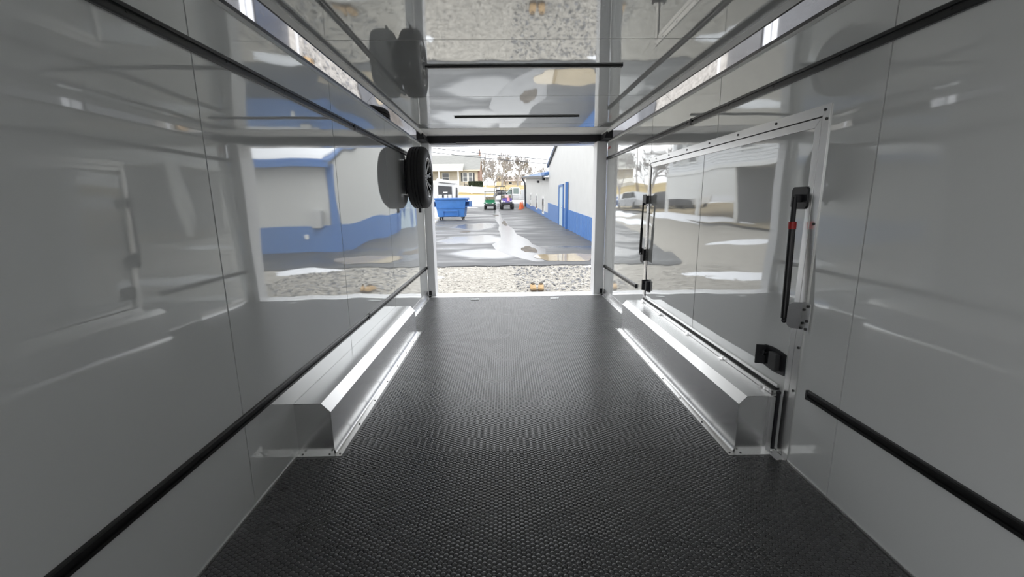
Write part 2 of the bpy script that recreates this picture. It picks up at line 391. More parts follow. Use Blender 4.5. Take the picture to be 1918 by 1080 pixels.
# ================================================================ THINGS IN THE TRAILER
# ---- wall rails (black tie-down track)
RAILS = 'black tie-down rails on the walls'
def rail(X, s, z, y0, y1, lab, joint0=False):
    h = 0.021
    t = thing('tie_down_rail', lab, 'rail', (X, (y0 + y1) / 2, z), group=RAILS, world_coords=True)
    x = lambda o: X + s * o
    MB().prism([(x(0.0005), z - h), (x(0.011), z - h), (x(0.0145), z - h + 0.004), (x(0.0145), z - 0.007), (x(0.006), z - 0.006), (x(0.006), z + 0.006), (x(0.0145), z + 0.007), (x(0.0145), z + h - 0.004), (x(0.011), z + h), (x(0.0005), z + h)], 'y', y0, y1).build('track', M_RAIL, t)
    for y in (y0, y1):
        d = 0.012 if y == y0 else -0.012
        MB().box(*sorted((x(0.0006), x(0.0155))), *sorted((y - d * 0.1, y + d)), z - h - 0.0008, z + h + 0.0008).build('end_cap', M_BLK, t, bevel=0.002)
    k = MB(); n = max(2, int((y1 - y0) / 0.4))
    for i in range(n):
        y = y0 + 0.08 + (y1 - y0 - 0.16) * i / (n - 1)
        k.cyl((x(0.005), y, z), (x(0.0085), y, z), 0.005, n=8)
    k.build('screws', M_SCREW, t, kind='stuff')
rail(XL, 1, 1.773, -0.5, 3.218, 'black rail along the upper left wall, long near length')
rail(XL, 1, 1.773, 3.224, 5.0, 'black rail along the upper left wall, far length running behind the spare wheel')
rail(XL, 1, 0.392, -0.5, 3.218, 'black rail along the lower left wall, near length rising from the bottom corner')
rail(XL, 1, 0.392, 3.224, 5.74, 'black rail along the lower left wall, far length above the wheel box')
rail(XR, -1, 1.783, YF, 3.195, 'black rail along the upper right wall, near length above the hatch')
rail(XR, -1, 1.783, 3.201, 5.76, 'black rail along the upper right wall, far length ending by the opening')
rail(XR, -1, 0.384, YF, 1.765, 'black rail along the lower right wall, nearest length in front of the hatch')
rail(XR, -1, 0.384, 4.30, 5.74, 'short black rail low on the right wall beyond the hatch')

# ---- ceiling light bars
for y, lab in ((2.967, 'slim black light bar across the ceiling, nearer of the two'), (4.60, 'slim black light bar across the ceiling, farther one near the opening')):
    t = thing('light_bar', lab, 'lamp', (0.138, y, ZC), group='slim light bars on the ceiling', world_coords=True)
    MB().box(-0.49, 0.766, y - 0.016, y + 0.016, ZC - 0.011, ZC - 0.0005).build('housing', M_RAIL, t, bevel=0.003)
    MB().box(-0.475, 0.751, y - 0.009, y + 0.009, ZC - 0.0125, ZC - 0.0105).build('lens', mat('dark_lens', (0.03, 0.03, 0.035), 0.2), t)
    for x in (-0.4905, 0.7585): MB().box(x, x + 0.008, y - 0.017, y + 0.017, ZC - 0.012, ZC - 0.0004).build('end_cap', M_BLK, t)

# ---- wheel boxes (fenders)
def fender(X, s, y0, y1, wd, ht, ch, lipw, lab):
    t = thing('wheel_box', lab, 'wheel box', (X + s * wd / 2, (y0 + y1) / 2, 0), world_coords=True)
    x = lambda o: X + s * o
    R = 0.035
    out = [(wd + lipw, 0.003), (wd + R * 0.45, 0.0035)]
    for i in range(0, 7):
        a = PI / 2 * i / 6
        out.append((wd + R * 0.45 * (1 - math.sin(a)), 0.0035 + R * (1 - math.cos(a))))
    out += [(wd, ht - ch), (wd - ch * 0.95, ht), (0.001, ht)]
    th = 0.003
    def strip(p0, p1, nm, m=M_BRUSH):
        d = Vector((p1[0] - p0[0], p1[1] - p0[1])).normalized(); nn = Vector((d.y, -d.x)) * th
        MB().prism([(x(p0[0]), p0[1]), (x(p1[0]), p1[1]), (x(p1[0] - nn.x), p1[1] - nn.y), (x(p0[0] - nn.x), p0[1] - nn.y)], 'y', y0, y1).build(nm, m, t)
    prof = out[1:9] + [(wd, ht - ch)]
    MB().prism([(x(a), b) for a, b in prof] + [(x(a - th), b) for a, b in prof[::-1]], 'y', y0, y1).build('side_panel', M_BRUSH, t, smooth=50)
    strip((wd, ht - ch), (wd - ch * 0.95, ht), 'chamfer', mat('highlight_brushed_aluminium', (0.84, 0.84, 0.83), 0.3, 0.95))  # lighter metal puts the chamfer's sky highlight into the colour
    strip((wd - ch * 0.95, ht), (0.001, ht), 'top_panel')
    e = [(0.001, 0.003), (wd - 0.002, 0.003), (wd - 0.002, ht - ch), (wd - ch * 0.95, ht - 0.002), (0.001, ht - 0.002)]
    for yy in (y0, y1 - 0.003):
        MB().prism([(x(a), b) for a, b in e], 'y', yy, yy + 0.003).build('end_plate', M_BRUSH, t)
    MB().box(*sorted((x(0.0), x(wd + lipw))), y0 - 0.036, y0 + 0.001, 0.0005, 0.0042).box(*sorted((x(wd), x(wd + lipw))), y0, y1 + 0.03, 0.0005, 0.0040).box(*sorted((x(0.002), x(wd + lipw))), y1, y1 + 0.03, 0.0005, 0.0042).build('floor_flange', M_ALU, t)
    k = MB()
    n = 8
    for i in range(n):
        y = y0 - 0.015 + (y1 - y0 + 0.03) * i / (n - 1)
        k.cyl((x(wd + lipw - 0.013), y, 0.004), (x(wd + lipw - 0.013), y, 0.0065), 0.005, n=8)
    for f in (0.15, 0.9): k.cyl((x(wd * f), y0 - 0.018, 0.004), (x(wd * f), y0 - 0.018, 0.0065), 0.005, n=8)
    k.build('screws', M_SCREW, t, kind='stuff')
    return t
fender(XL, 1, 2.0, 4.06, 0.180, 0.270, 0.046, 0.046, 'brushed aluminium wheel box along the foot of the left wall')
fr = fender(XR, -1, 1.94, 4.06, 0.206, 0.296, 0.040, 0.045, 'brushed aluminium wheel box below the hatch on the right')
MB().cyl((XR - 0.022, 1.932, 0.02), (XR - 0.022, 1.932, 0.316), 0.009, n=14).ball((XR - 0.022, 1.932, 0.316), 0.012).build('corner_reflection_tube', M_BLK, fr)  # black cap; the tube's black stands in for the metal's dark reflection
MB().box(XR - 0.06, XR - 0.036, 1.926, 1.9395, 0.004, 0.293).build('end_flange', M_BRUSH, fr)
MB().box(XR - 0.045, XR - 0.005, 1.86, 1.93, 0.0005, 0.006).build('foot_plate', M_POST, fr)

# ---- gas struts, latches
def near_strut():
    t = thing('gas_strut', 'thick black gas strut with a red collar on the near edge of the hatch', 'strut', (1.3, 1.9, 0.7), group='gas struts on the hatch', world_coords=True)
    c = 0.012
    y0, y1, z0, z2 = 1.912, 2.018, 1.192, 1.29
    MB().prism([(y0 + c, z0), (y1 - c, z0), (y1, z0 + c), (y1, z2 - c), (y1 - c, z2), (y0 + c, z2), (y0, z2 - c), (y0, z0 + c)], 'x', XR - 0.010, XR - 0.0045).build('mounting_plate', M_BLK, t, bevel=0.001)
    MB().box(XR - 0.045, XR - 0.009, 1.938, 1.962, 1.222, 1.256).build('pivot_bracket', M_BLK, t, bevel=0.003)
    p0 = Vector((1.297, 1.946, 1.245)); p1 = Vector((1.278, 1.897, 0.70)); d = p1 - p0
    MB().cyl(p0, p0 + d * 0.25, 0.0105, n=16).build('rod', M_BLK, t)
    MB().cyl(p0 + d * 0.20, p0 + d * 0.26, 0.0165, n=16).build('collar', M_RED, t, label='red collar')
    MB().cyl(p0 + d * 0.245, p1, 0.0145, n=18).build('cylinder', mat('strut_black', (0.006, 0.006, 0.007), 0.35), t)
    MB().ball(p1 + Vector((0, -0.002, -0.01)), 0.012).build('ball_joint', M_BLK, t)
    z0, z2 = 0.655, 0.785
    # bent aluminium bracket: screwed to the frame, its rounded leaf stands off the hatch
    br = MB()
    leaf = []
    A = Vector((XR - 0.0075, 1.862)); B = Vector((XR - 0.058, 1.884)); dd = (B - A); L = dd.length; dd.normalize(); nn = Vector((-dd.y, dd.x)) * 0.003
    rr = 0.028
    pr = [(0, z0 + 0.004)]
    for i in range(6): a = PI / 2 * i / 5; pr.append((L - rr + rr * math.sin(a), z0 + 0.004 + rr - rr * math.cos(a)))
    for i in range(6): a = PI / 2 * i / 5; pr.append((L - rr + rr * math.cos(a), z2 - 0.004 - rr + rr * math.sin(a)))
    pr.append((0, z2 - 0.004))
    n = len(pr)
    vs = [(A.x + dd.x * u, A.y + dd.y * u, v) for u, v in pr] + [(A.x + dd.x * u + nn.x, A.y + dd.y * u + nn.y, v) for u, v in pr]
    br.add(vs, [tuple(range(n)), tuple(range(n, 2 * n))[::-1]] + [(i, (i + 1) % n, n + (i + 1) % n, n + i) for i in range(n)])
    br.box(XR - 0.0095, XR - 0.0062, 1.806, 1.8625, z0, z2)
    bo = br.build('lower_bracket', M_BRUSH, t, label='bent bare aluminium bracket')
    k = MB()
    for y, z in ((1.822, 0.772), (1.845, 0.752), (1.845, 0.69), (1.820, 0.705), (1.822, 0.668), (1.852, 0.666)): k.cyl((XR - 0.014, y, z), (XR - 0.009, y, z), 0.006, n=10)
    k.build('screws', M_SCREW, bo, kind='stuff')
near_strut()

def far_strut():
    t = thing('gas_strut', 'thin black gas strut at the far edge of the hatch', 'strut', (1.3, 4.0, 0.72), group='gas struts on the hatch', world_coords=True)
    c = 0.012
    y0, y1, z0, z2 = 3.985, 4.085, 1.20, 1.295
    MB().prism([(y0 + c, z0), (y1 - c, z0), (y1, z0 + c), (y1, z2 - c), (y1 - c, z2), (y0 + c, z2), (y0, z2 - c), (y0, z0 + c)], 'x', XR - 0.05, XR - 0.044).box(XR - 0.0445, XR - 0.0065, 4.035, 4.05, 1.21, 1.285).build('mounting_plate', M_BLK, t, bevel=0.001)
    p0 = Vector((XR - 0.056, 4.04, 1.22)); p1 = Vector((XR - 0.052, 4.075, 0.74)); d = p1 - p0
    MB().cyl(p0, p0 + d * 0.5, 0.008, n=12).build('rod', M_BLK, t)
    MB().cyl(p0 + d * 0.48, p1, 0.0125, n=14).build('cylinder', M_BLK, t)
    br = MB().prism([(4.02, 0.665), (4.085, 0.665), (4.10, 0.68), (4.10, 0.79), (4.085, 0.80), (4.02, 0.80), (4.01, 0.79), (4.01, 0.68)], 'x', XR - 0.043, XR - 0.039).box(XR - 0.0395, XR - 0.0065, 4.05, 4.06, 0.68, 0.79)
    br.build('lower_bracket', M_BLK, t)
    MB().ball((XR - 0.05, 4.07, 0.75), 0.013).build('ball_joint', M_CHROME, t)
far_strut()

def latch(y, z, lab, s=1.0):
    t = thing('door_latch', lab, 'latch', (XR, y, z), group='black latches on the hatch', world_coords=True)
    pl = []
    for i in range(7):
        u = -0.085 + 0.17 * i / 6; pl.append((y + u * s, z - 0.052 - 0.008 * math.cos(u * 18)))
    for i in range(7):
        u = 0.085 - 0.17 * i / 6; pl.append((y + u * s, z + 0.052 + 0.008 * math.cos(u * 18)))
    MB().prism(pl, 'x', XR - 0.006, XR - 0.0005).build('base_plate', M_BLK, t)
    MB().prism([(XR - 0.004, y + 0.07 * s), (XR - 0.045, y + 0.088 * s), (XR - 0.045, y + 0.094 * s), (XR - 0.004, y + 0.085 * s)], 'z', z - 0.05, z + 0.05).build('flange', M_BLK, t)
    MB().box(XR - 0.030, XR - 0.005, y - 0.05 * s, y + 0.01 * s, z - 0.043, z + 0.043).build('paddle', mat('dark_grey_plastic', (0.06, 0.06, 0.062), 0.5), t, bevel=0.004)
    MB().cyl((XR - 0.028, y + 0.045 * s, z + 0.022), (XR - 0.005, y + 0.045 * s, z + 0.022), 0.008, 0.011, n=10).ball((XR - 0.03, y + 0.045 * s, z + 0.022), 0.012, 0.007, 0.016).build('thumb_turn', M_BLK, t)
    k = MB()
    for dz in (-0.02, -0.042): k.cyl((XR - 0.008, y + 0.04 * s, z + dz), (XR - 0.005, y + 0.04 * s, z + dz), 0.0035, n=8)
    k.build('screws', M_CHROME, t, kind='stuff')
latch(2.02, 0.452, 'black latch with a paddle low on the near side of the hatch')
latch(3.955, 0.455, 'black latch low on the far side of the hatch, beside the far strut', 0.6)

# ---- spare wheel on the left wall
def spare():
    cy, cz, R = 4.885, 1.513, 0.328
    x0, x1 = XL + 0.045, XL + 0.235
    t = thing('spare_wheel', 'black spare wheel hung on the left wall near the opening', 'wheel', (XL + 0.14, cy, cz - R), world_coords=True)
    W = x1 - x0; xm = (x0 + x1) / 2
    prof = [(0.205, x0 + 0.012), (0.222, x0 + 0.002), (0.262, x0 - 0.004), (0.298, x0 + 0.004), (0.316, x0 + 0.018), (R - 0.004, x0 + 0.032)]
    tread = []
    xs = np.linspace(x0 + 0.034, x1 - 0.034, 5)
    for i in range(4):
        a, b = xs[i], xs[i + 1]
        ca = R - 0.9 * (a - xm) ** 2; cb = R - 0.9 * (b - xm) ** 2
        g = 0.004
        tread += [(ca, a + g), (cb, b - g)]
        if i < 3: tread += [(cb - 0.011, b - g + 0.0015), (cb - 0.011, b + g - 0.0015)]
    prof += tread
    prof += [(R - 0.004, x1 - 0.032), (0.316, x1 - 0.018), (0.298, x1 - 0.004), (0.262, x1 + 0.004), (0.222, x1 - 0.002), (0.205, x1 - 0.012)]
    MB().lathe(prof, 'x', (0, cy, cz), 72).build('tyre', M_TYRE, t, smooth=35)
    k = MB()     # tread sipes: narrow blocks proud of the ribs
    for j in range(4):
        a, b = xs[j] + 0.006, xs[j + 1] - 0.006
        for i in range(64):
            if i % 2: continue
    rim = MB().lathe([(0.206, x0 + 0.010), (0.198, x0 + 0.02), (0.185, x0 + 0.03), (0.180, xm), (0.186, x1 - 0.03), (0.198, x1 - 0.018), (0.210, x1 - 0.006), (0.206, x1 - 0.001), (0.196, x1 - 0.010), (0.181, x1 - 0.028)], 'x', (0, cy, cz), 56).build('rim', mat('gloss_black_rim', (0.010, 0.010, 0.011), 0.2), t)
    MB().lathe([(0.213, x1 - 0.004), (0.2125, x1 + 0.0005), (0.206, x1 + 0.0006), (0.204, x1 - 0.004)], 'x', (0, cy, cz), 56).build('rim_edge', mat('dull_machined', (0.25, 0.25, 0.26), 0.3, 1.0), rim)
    hub = MB().lathe([(0.0, x1 - 0.028), (0.050, x1 - 0.030), (0.058, x1 - 0.038), (0.062, x0 + 0.05), (0.0, x0 + 0.05)], 'x', (0, cy, cz), 32).build('hub', MATS['gloss_black_rim'], t)
    for i in range(6):
        a = 2 * PI * i / 6
        q = (cy + 0.038 * math.cos(a), cz + 0.038 * math.sin(a))
        MB().cyl((x1 - 0.034, *q), (x1 - 0.018, *q), 0.008, 0.006, n=6).build('lug_nut', M_CHROME, hub)
    N = 8
    for i in range(N):
        a = 2 * PI * (i + 0.3) / N; ca, sa = math.cos(a), math.sin(a)
        def P(rad, off, x): return (x, cy + rad * ca - off * sa, cz + rad * sa + off * ca)
        b, f = x1 - 0.060, x1 - 0.030
        sp = MB().hexa([P(0.045, -0.024, b), P(0.045, 0.024, b), P(0.188, 0.016, b + 0.01), P(0.188, -0.016, b + 0.01)],
                       [P(0.045, -0.020, f), P(0.045, 0.020, f), P(0.190, 0.012, f + 0.016), P(0.190, -0.012, f + 0.016)]).build('spoke', MATS['gloss_black_rim'], t, bevel=0.002)
        for sg in (-1, 1):
            MB().hexa([P(0.135, sg * 0.015, f + 0.008), P(0.135, sg * 0.0185, f + 0.008), P(0.196, sg * 0.026, f + 0.014), P(0.196, sg * 0.018, f + 0.014)],
                      [P(0.135, sg * 0.014, f + 0.013), P(0.135, sg * 0.0185, f + 0.013), P(0.198, sg * 0.026, f + 0.0215), P(0.198, sg * 0.017, f + 0.0215)]).build('machined_edge', mat('machined_alloy', (0.9, 0.9, 0.9), 0.2, 1.0), sp)
    # mount behind the wheel
    mb = MB().box(XL + 0.0005, XL + 0.008, cy - 0.10, cy + 0.10, cz - 0.10, cz + 0.10).cyl((XL + 0.004, cy, cz), (x0 + 0.055, cy, cz), 0.045, n=20)
    mb.build('wall_mount', M_BLK, t)
    pts = []
    for i in range(9):
        a = math.radians(-42 + 84 * i / 8) + PI
        pts.append((XL + 0.030, cy + 0.262 * math.cos(a), cz + 0.262 * math.sin(a)))
    MB().tube(pts, 0.009, 8).build('support_hoop', M_BLK, t)
    for p in (pts[0], pts[-1]):
        MB().cyl((XL + 0.001, p[1], p[2]), (XL + 0.044, p[1], p[2]), 0.009, n=10).build('hoop_end', M_CHROME, t)
    MB().box(XL + 0.11, XL + 0.135, cy - 0.01, cy + 0.03, cz - R - 0.045, cz - R + 0.012).build('strap_tail', M_BLK, t)
spare()

# ---- small fittings
for x, lab in ((-0.405, 'small white tie-down plate flush in the floor, left one before the sill'), (0.638, 'small white tie-down plate flush in the floor, right one before the sill')):
    t = thing('floor_plate', lab, 'plate', (x, 5.51, 0.003), group='white plates by the sill', world_coords=True)
    MB().prism([(x - 0.055 + dx, 5.51 + dy) for dx, dy in ((0.01, -0.03), (0.10, -0.03), (0.11, -0.02), (0.11, 0.02), (0.10, 0.03), (0.01, 0.03), (0, 0.02), (0, -0.02))], 'z', 0.0005, 0.0065).build('plate', mat('white_plastic', (0.85, 0.88, 0.88), 0.35), t)
    MB().cyl((x - 0.03, 5.51, 0.006), (x - 0.03, 5.51, 0.008), 0.005, n=8).cyl((x + 0.03, 5.51, 0.006), (x + 0.03, 5.51, 0.008), 0.005, n=8).build('screws', M_SCREW, t, kind='stuff')
t = thing('warning_sticker', 'small red and white sticker high on the right wall by the opening', 'sticker', (XR, 5.69, 1.90), world_coords=True)
MB().box(XR - 0.0012, XR - 0.0002, 5.61, 5.76, 1.885, 1.925).build('paper', mat('sticker_white', (0.75, 0.70, 0.70), 0.4), t)
k = MB()
for i in range(6): k.box(XR - 0.0018, XR - 0.0011, 5.622 + i * 0.022, 5.637 + i * 0.022, 1.892, 1.918)
k.build('red_print', M_RED, t)
#OUTSIDE#
# ================================================================ THE LOT OUTSIDE
rnd = random.Random(7)
M_GRAVEL = mat('pale_gravel', (0.38, 0.355, 0.315), 0.9, var=0.3, vscale=9, bump=0.8, bscale=40, bdist=0.03)
M_STONE = mat('gravel_stone', (0.40, 0.38, 0.345), 0.8, var=0.55, vscale=14)
M_ASPH = mat('asphalt', (0.076, 0.077, 0.080), 0.55, var=0.25, vscale=1.2, rvar=0.32, stretch=(0.35, 1.0, 1), bump=0.25, bscale=120, bdist=0.004)
M_WET = mat('wet_asphalt', (0.10, 0.10, 0.105), 0.20, ior=1.33, var=0.2, vscale=3)
M_MUD = mat('muddy_puddle', (0.33, 0.27, 0.18), 0.04, ior=1.33, var=0.1, vscale=2)
M_SNOW = mat('old_snow', (0.82, 0.83, 0.86), 0.7, var=0.06, vscale=6, bump=0.5, bscale=8, bdist=0.05)
M_PALE = mat('pale_wet_street', (0.42, 0.42, 0.43), 0.5, var=0.15, vscale=0.6, stretch=(0.2, 1, 1))
M_GRASS = mat('straw_grass', (0.38, 0.29, 0.13), 0.95, var=0.3, vscale=0.5, stretch=(0.3, 1, 1), bump=0.4, bscale=20, bdist=0.05)
M_BANK = mat('dry_bank', (0.27, 0.215, 0.13), 0.95, var=0.4, vscale=1.5, bump=0.6, bscale=12, bdist=0.06)

def strip(name, m, rows, dz, label=None, thick=0.0, nx=12):
    mb = MB(); n = nx + 1
    for y, xa, xb in rows:
        for i in range(n):
            x = xa + (xb - xa) * i / nx
            mb.v.append((x, y, gz(y) + dz))
    for j in range(len(rows) - 1):
        for i in range(nx): mb.f.append((j * n + i, j * n + i + 1, (j + 1) * n + i + 1, (j + 1) * n + i))
    return struct(name, mb, m, label=label)

strip('gravel_yard', M_GRAVEL, [(y, -70, 70) for y in (-30, -10, 0, 6, 8, 10, 12, 15, 25, 35, 45, 50, 50.6)], 0.0, 'pale gravel yard around the trailer')
strip('street', M_PALE, [(y, -70, 70) for y in (50.5, 52, 55, 58, 60.5)], 0.0, 'pale wet street and verge behind the lot')
strip('grass_field', M_GRASS, [(y, -120, 120) for y in (60.4, 64, 68, 72, 78, 85, 95, 110, 150, 220)], 0.0, 'straw coloured field beyond the street')
ys = [11.15, 11.6, 12.5, 14, 17, 20.5, 24, 28, 33, 34.5, 37, 41, 45, 50.4]
xl = [-1.9, -2.15, -2.3, -2.6, -3.0, -3.5, -3.95, -4.3, -4.9, -8, -11, -14, -15, -16]
mb = MB(); nx = 28
for k, (y, x) in enumerate(zip(ys, xl)):
    for i in range(nx + 1):
        xx = x + (6 - x) * i / nx
        yy = y + (0.05 * math.sin(xx * 5.1) + 0.04 * math.sin(xx * 13) if k == 0 else 0)
        mb.v.append((xx, yy, gz(yy) + 0.035))
edge = [(x, y + 0.002, z - 0.06) for x, y, z in mb.v[:nx + 1]]
for j in range(len(ys) - 1):
    for i in range(nx): a = j * (nx + 1) + i; mb.f.append((a, a + 1, a + nx + 2, a + nx + 1))
o_ = len(mb.v); mb.v += edge
mb.f += [(i, o_ + i, o_ + i + 1, i + 1) for i in range(nx)]
struct('asphalt_lot', mb, M_ASPH, label='grey asphalt lot, partly wet, leading to the street')

def patch(name, m, c, rx, ry, n=40, dz=0.038, seed=1, hump=0.0, amp=0.25, **k):
    rr = random.Random(seed); ph = [rr.uniform(0, 6.3) for _ in range(5)]
    mb = MB(); mb.v.append((c[0], c[1], gz(c[1]) + dz + hump)); wet = [1.0]
    rings = (0.4, 0.6, 0.75, 0.88, 1.0)
    for f in rings:
        for i in range(n):
            a = 2 * PI * i / n
            w = 1 + amp * (0.5 * math.sin(2 * a + ph[0]) + 0.35 * math.sin(3 * a + ph[1]) + 0.3 * math.sin(5 * a + ph[2]) + 0.2 * math.sin(9 * a + ph[3]))
            x, y = c[0] + rx * f * w * math.cos(a), c[1] + ry * f * w * math.sin(a)
            mb.v.append((x, y, gz(y) + dz + hump * (1 - f * f))); wet.append(max(0.0, min(1.0, (1 - f) / 0.5)))
    for i in range(n): mb.f.append((0, 1 + i, 1 + (i + 1) % n))
    for r_ in range(len(rings) - 1):
        for i in range(n): mb.f.append((1 + r_ * n + i, 1 + (r_ + 1) * n + i, 1 + (r_ + 1) * n + (i + 1) % n, 1 + r_ * n + (i + 1) % n))
    o = struct(name, mb, m, **k)
    at = o.data.attributes.new('wet', 'FLOAT', 'POINT'); at.data.foreach_set('value', wet)
    return o

def soft_wet(name, dry_col, wet_col, dry_r, wet_r):       # wetness fades out towards the rim of a patch
    m = mat(name, dry_col, 0.5)
    nt = m.node_tree; b = nt.nodes['Principled BSDF']; N = nt.nodes.new; L = nt.links.new
    at = N('ShaderNodeAttribute'); at.attribute_name = 'wet'
    tc = N('ShaderNodeTexCoord'); mp = N('ShaderNodeMapping'); mp.inputs['Scale'].default_value = (0.5, 1.6, 1)
    nz = N('ShaderNodeTexNoise'); nz.inputs['Scale'].default_value = 1.6; nz.inputs['Detail'].default_value = 4
    L(tc.outputs['Object'], mp.inputs['Vector']); L(mp.outputs['Vector'], nz.inputs['Vector'])
    ad = N('ShaderNodeMath'); ad.operation = 'ADD'; L(at.outputs['Fac'], ad.inputs[0]); L(nz.outputs['Fac'], ad.inputs[1])
    mr = N('ShaderNodeMapRange'); mr.inputs['From Min'].default_value = 0.55; mr.inputs['From Max'].default_value = 1.25; mr.interpolation_type = 'SMOOTHSTEP'
    L(ad.outputs[0], mr.inputs['Value'])
    r = N('ShaderNodeMapRange'); r.inputs['To Min'].default_value = dry_r; r.inputs['To Max'].default_value = wet_r
    L(mr.outputs['Result'], r.inputs['Value']); L(r.outputs['Result'], b.inputs['Roughness'])
    mx = N('ShaderNodeMix'); mx.data_type = 'RGBA'; mx.inputs[6].default_value = (*dry_col, 1); mx.inputs[7].default_value = (*wet_col, 1)
    L(mr.outputs['Result'], mx.inputs[0]); L(mx.outputs[2], b.inputs['Base Color'])
    return m
M_POOL = soft_wet('soft_wet_asphalt', (0.078, 0.08, 0.085), (0.10, 0.10, 0.105), 0.60, 0.20)
# the runoff that crosses the lot, and the shallow pools beside it
cl = [(-0.80, 44.0, 0.22), (-0.72, 40, 0.24), (-0.68, 36.5, 0.26), (-0.55, 33, 0.22), (-0.35, 29.5, 0.30), (-0.10, 26.5, 0.32), (0.02, 24, 0.26), (0.12, 21.5, 0.40), (0.18, 19, 0.36), (0.28, 17, 0.5), (0.33, 15.5, 0.75), (0.42, 14.2, 0.8), (0.75, 13.0, 0.6), (0.95, 12.2, 0.5), (1.02, 11.65, 0.25)]
mb = MB()
for x, y, w_ in cl:
    j = 0.12 * math.sin(y * 2.3)
    mb.v += [(x - w_ + j * 0.5, y, gz(y) + 0.0385), (x + w_ + j, y, gz(y) + 0.0385)]
mb.f = [(2 * i, 2 * i + 1, 2 * i + 3, 2 * i + 2) for i in range(len(cl) - 1)]
struct('water_runoff', mb, M_WET, label='bright ribbon of water running down the asphalt')
patch('shallow_pool', M_POOL, (-1.2, 17.2), 1.45, 2.1, seed=3, label='wide wet film on the left of the lot')
patch('shallow_pool', M_POOL, (-0.65, 13.3), 1.35, 1.2, seed=5, dz=0.0375, label='wet film just before the gravel')
patch('shallow_pool', M_POOL, (-1.6, 23.5), 1.5, 2.4, seed=6, dz=0.0375, label='wet film in front of the dumpster')
patch('puddle', M_MUD, (1.80, 12.35), 0.85, 0.80, seed=8, dz=0.044, label='muddy puddle at the corner of the lot')
patch('dirt_patch', mat('damp_dirt', (0.10, 0.085, 0.07), 0.8, var=0.4, vscale=5), (0.78, 14.1), 0.24, 0.75, seed=11, dz=0.042, label='dark damp patch beside the puddle')
patch('dirt_patch', MATS['damp_dirt'], (-0.02, 25.5), 0.12, 1.9, seed=12, dz=0.042, amp=0.5, label='dark gritty patch in the water ribbon')
patch('dirt_patch', MATS['damp_dirt'], (-0.62, 33.2), 0.16, 0.9, seed=13, dz=0.042, amp=0.5, label='dark gritty patch near the green cart')
patch('dirt_patch', MATS['damp_dirt'], (-1.85, 20.4), 0.22, 0.25, seed=14, dz=0.042, label='small dark stain on the wet asphalt')
mb = MB().hexa([(-3.1, 34.4, gz(34.4) + 0.036), (-0.9, 33.3, gz(33.3) + 0.036), (-0.9, 33.55, gz(33.55) + 0.036), (-3.1, 34.65, gz(34.65) + 0.036)], [(-3.1, 34.4, gz(34.4) + 0.041), (-0.9, 33.3, gz(33.3) + 0.041), (-0.9, 33.55, gz(33.55) + 0.041), (-3.1, 34.65, gz(34.65) + 0.041)])
struct('parking_line', mb, M_WHITE, label='white painted line on the asphalt')
# snow left on the yard
for i, (c, rx, ry, hp) in enumerate([((-5.1, 26.5), 0.7, 3.2, 0.15), ((-5.9, 33.5), 1.0, 2.4, 0.3), ((-9.0, 27.5), 0.9, 6.5, 0.35), ((-2.7, 9.6), 1.2, 0.5, 0.05), ((2.9, 10.9), 0.9, 0.35, 0.06), ((-11.5, 47.5), 9, 1.2, 0.35), ((-5.9, 15.5), 1.1, 0.5, 0.10), ((5.5, 8.5), 2.0, 0.5, 0.15)]):
    patch('snow_patch', M_SNOW, c, rx, ry, seed=20 + i, hump=hp, dz=0.0, amp=0.3)

# loose stones of the gravel, nearest the opening
def stones():
    V = []; Fc = []
    ico = [(0, 0, 1), (0.894, 0, 0.447), (0.276, 0.851, 0.447), (-0.724, 0.526, 0.447), (-0.724, -0.526, 0.447), (0.276, -0.851, 0.447), (0.724, 0.526, -0.447), (-0.276, 0.851, -0.447), (-0.894, 0, -0.447), (-0.276, -0.851, -0.447), (0.724, -0.526, -0.447)]
    fc = [(0, 1, 2), (0, 2, 3), (0, 3, 4), (0, 4, 5), (0, 5, 1), (1, 6, 2), (2, 7, 3), (3, 8, 4), (4, 9, 5), (5, 10, 1), (6, 7, 2), (7, 8, 3), (8, 9, 4), (9, 10, 5), (10, 6, 1)]
    for mname, cnt, xr, yr, smin, smax, m in (('gravel_stones', 5200, (-3.0, 3.1), (8.17, 11.15), 0.012, 0.034, M_STONE), ('dark_gravel_stones', 1000, (0.2, 3.1), (8.17, 11.0), 0.014, 0.042, mat('dark_stone', (0.17, 0.17, 0.175), 0.7, var=0.8, vscale=10))):
        mb = MB()
        for _ in range(cnt):
            x = rnd.uniform(*xr); y = rnd.uniform(*yr); s = smin + (smax - smin) * rnd.random() ** 2.5
            a = rnd.uniform(0, 6.3); ca, sa = math.cos(a), math.sin(a); fx, fy, fz_ = rnd.uniform(0.7, 1.3), rnd.uniform(0.6, 1.1), rnd.uniform(0.45, 0.8)
            z = gz(y) + s * 0.15
            if 0.44 < x < 0.80 and 8.2 < y < 8.6: continue
            mb.add([(x + s * (ca * p[0] * fx - sa * p[1] * fy), y + s * (sa * p[0] * fx + ca * p[1] * fy), z + s * p[2] * fz_) for p in ico], fc)
        o = mb.build(mname, m, None, smooth=0, kind='stuff'); o['label'] = 'loose pale stones of the gravel yard' if m is M_STONE else 'loose darker stones on the right of the gravel'
stones()

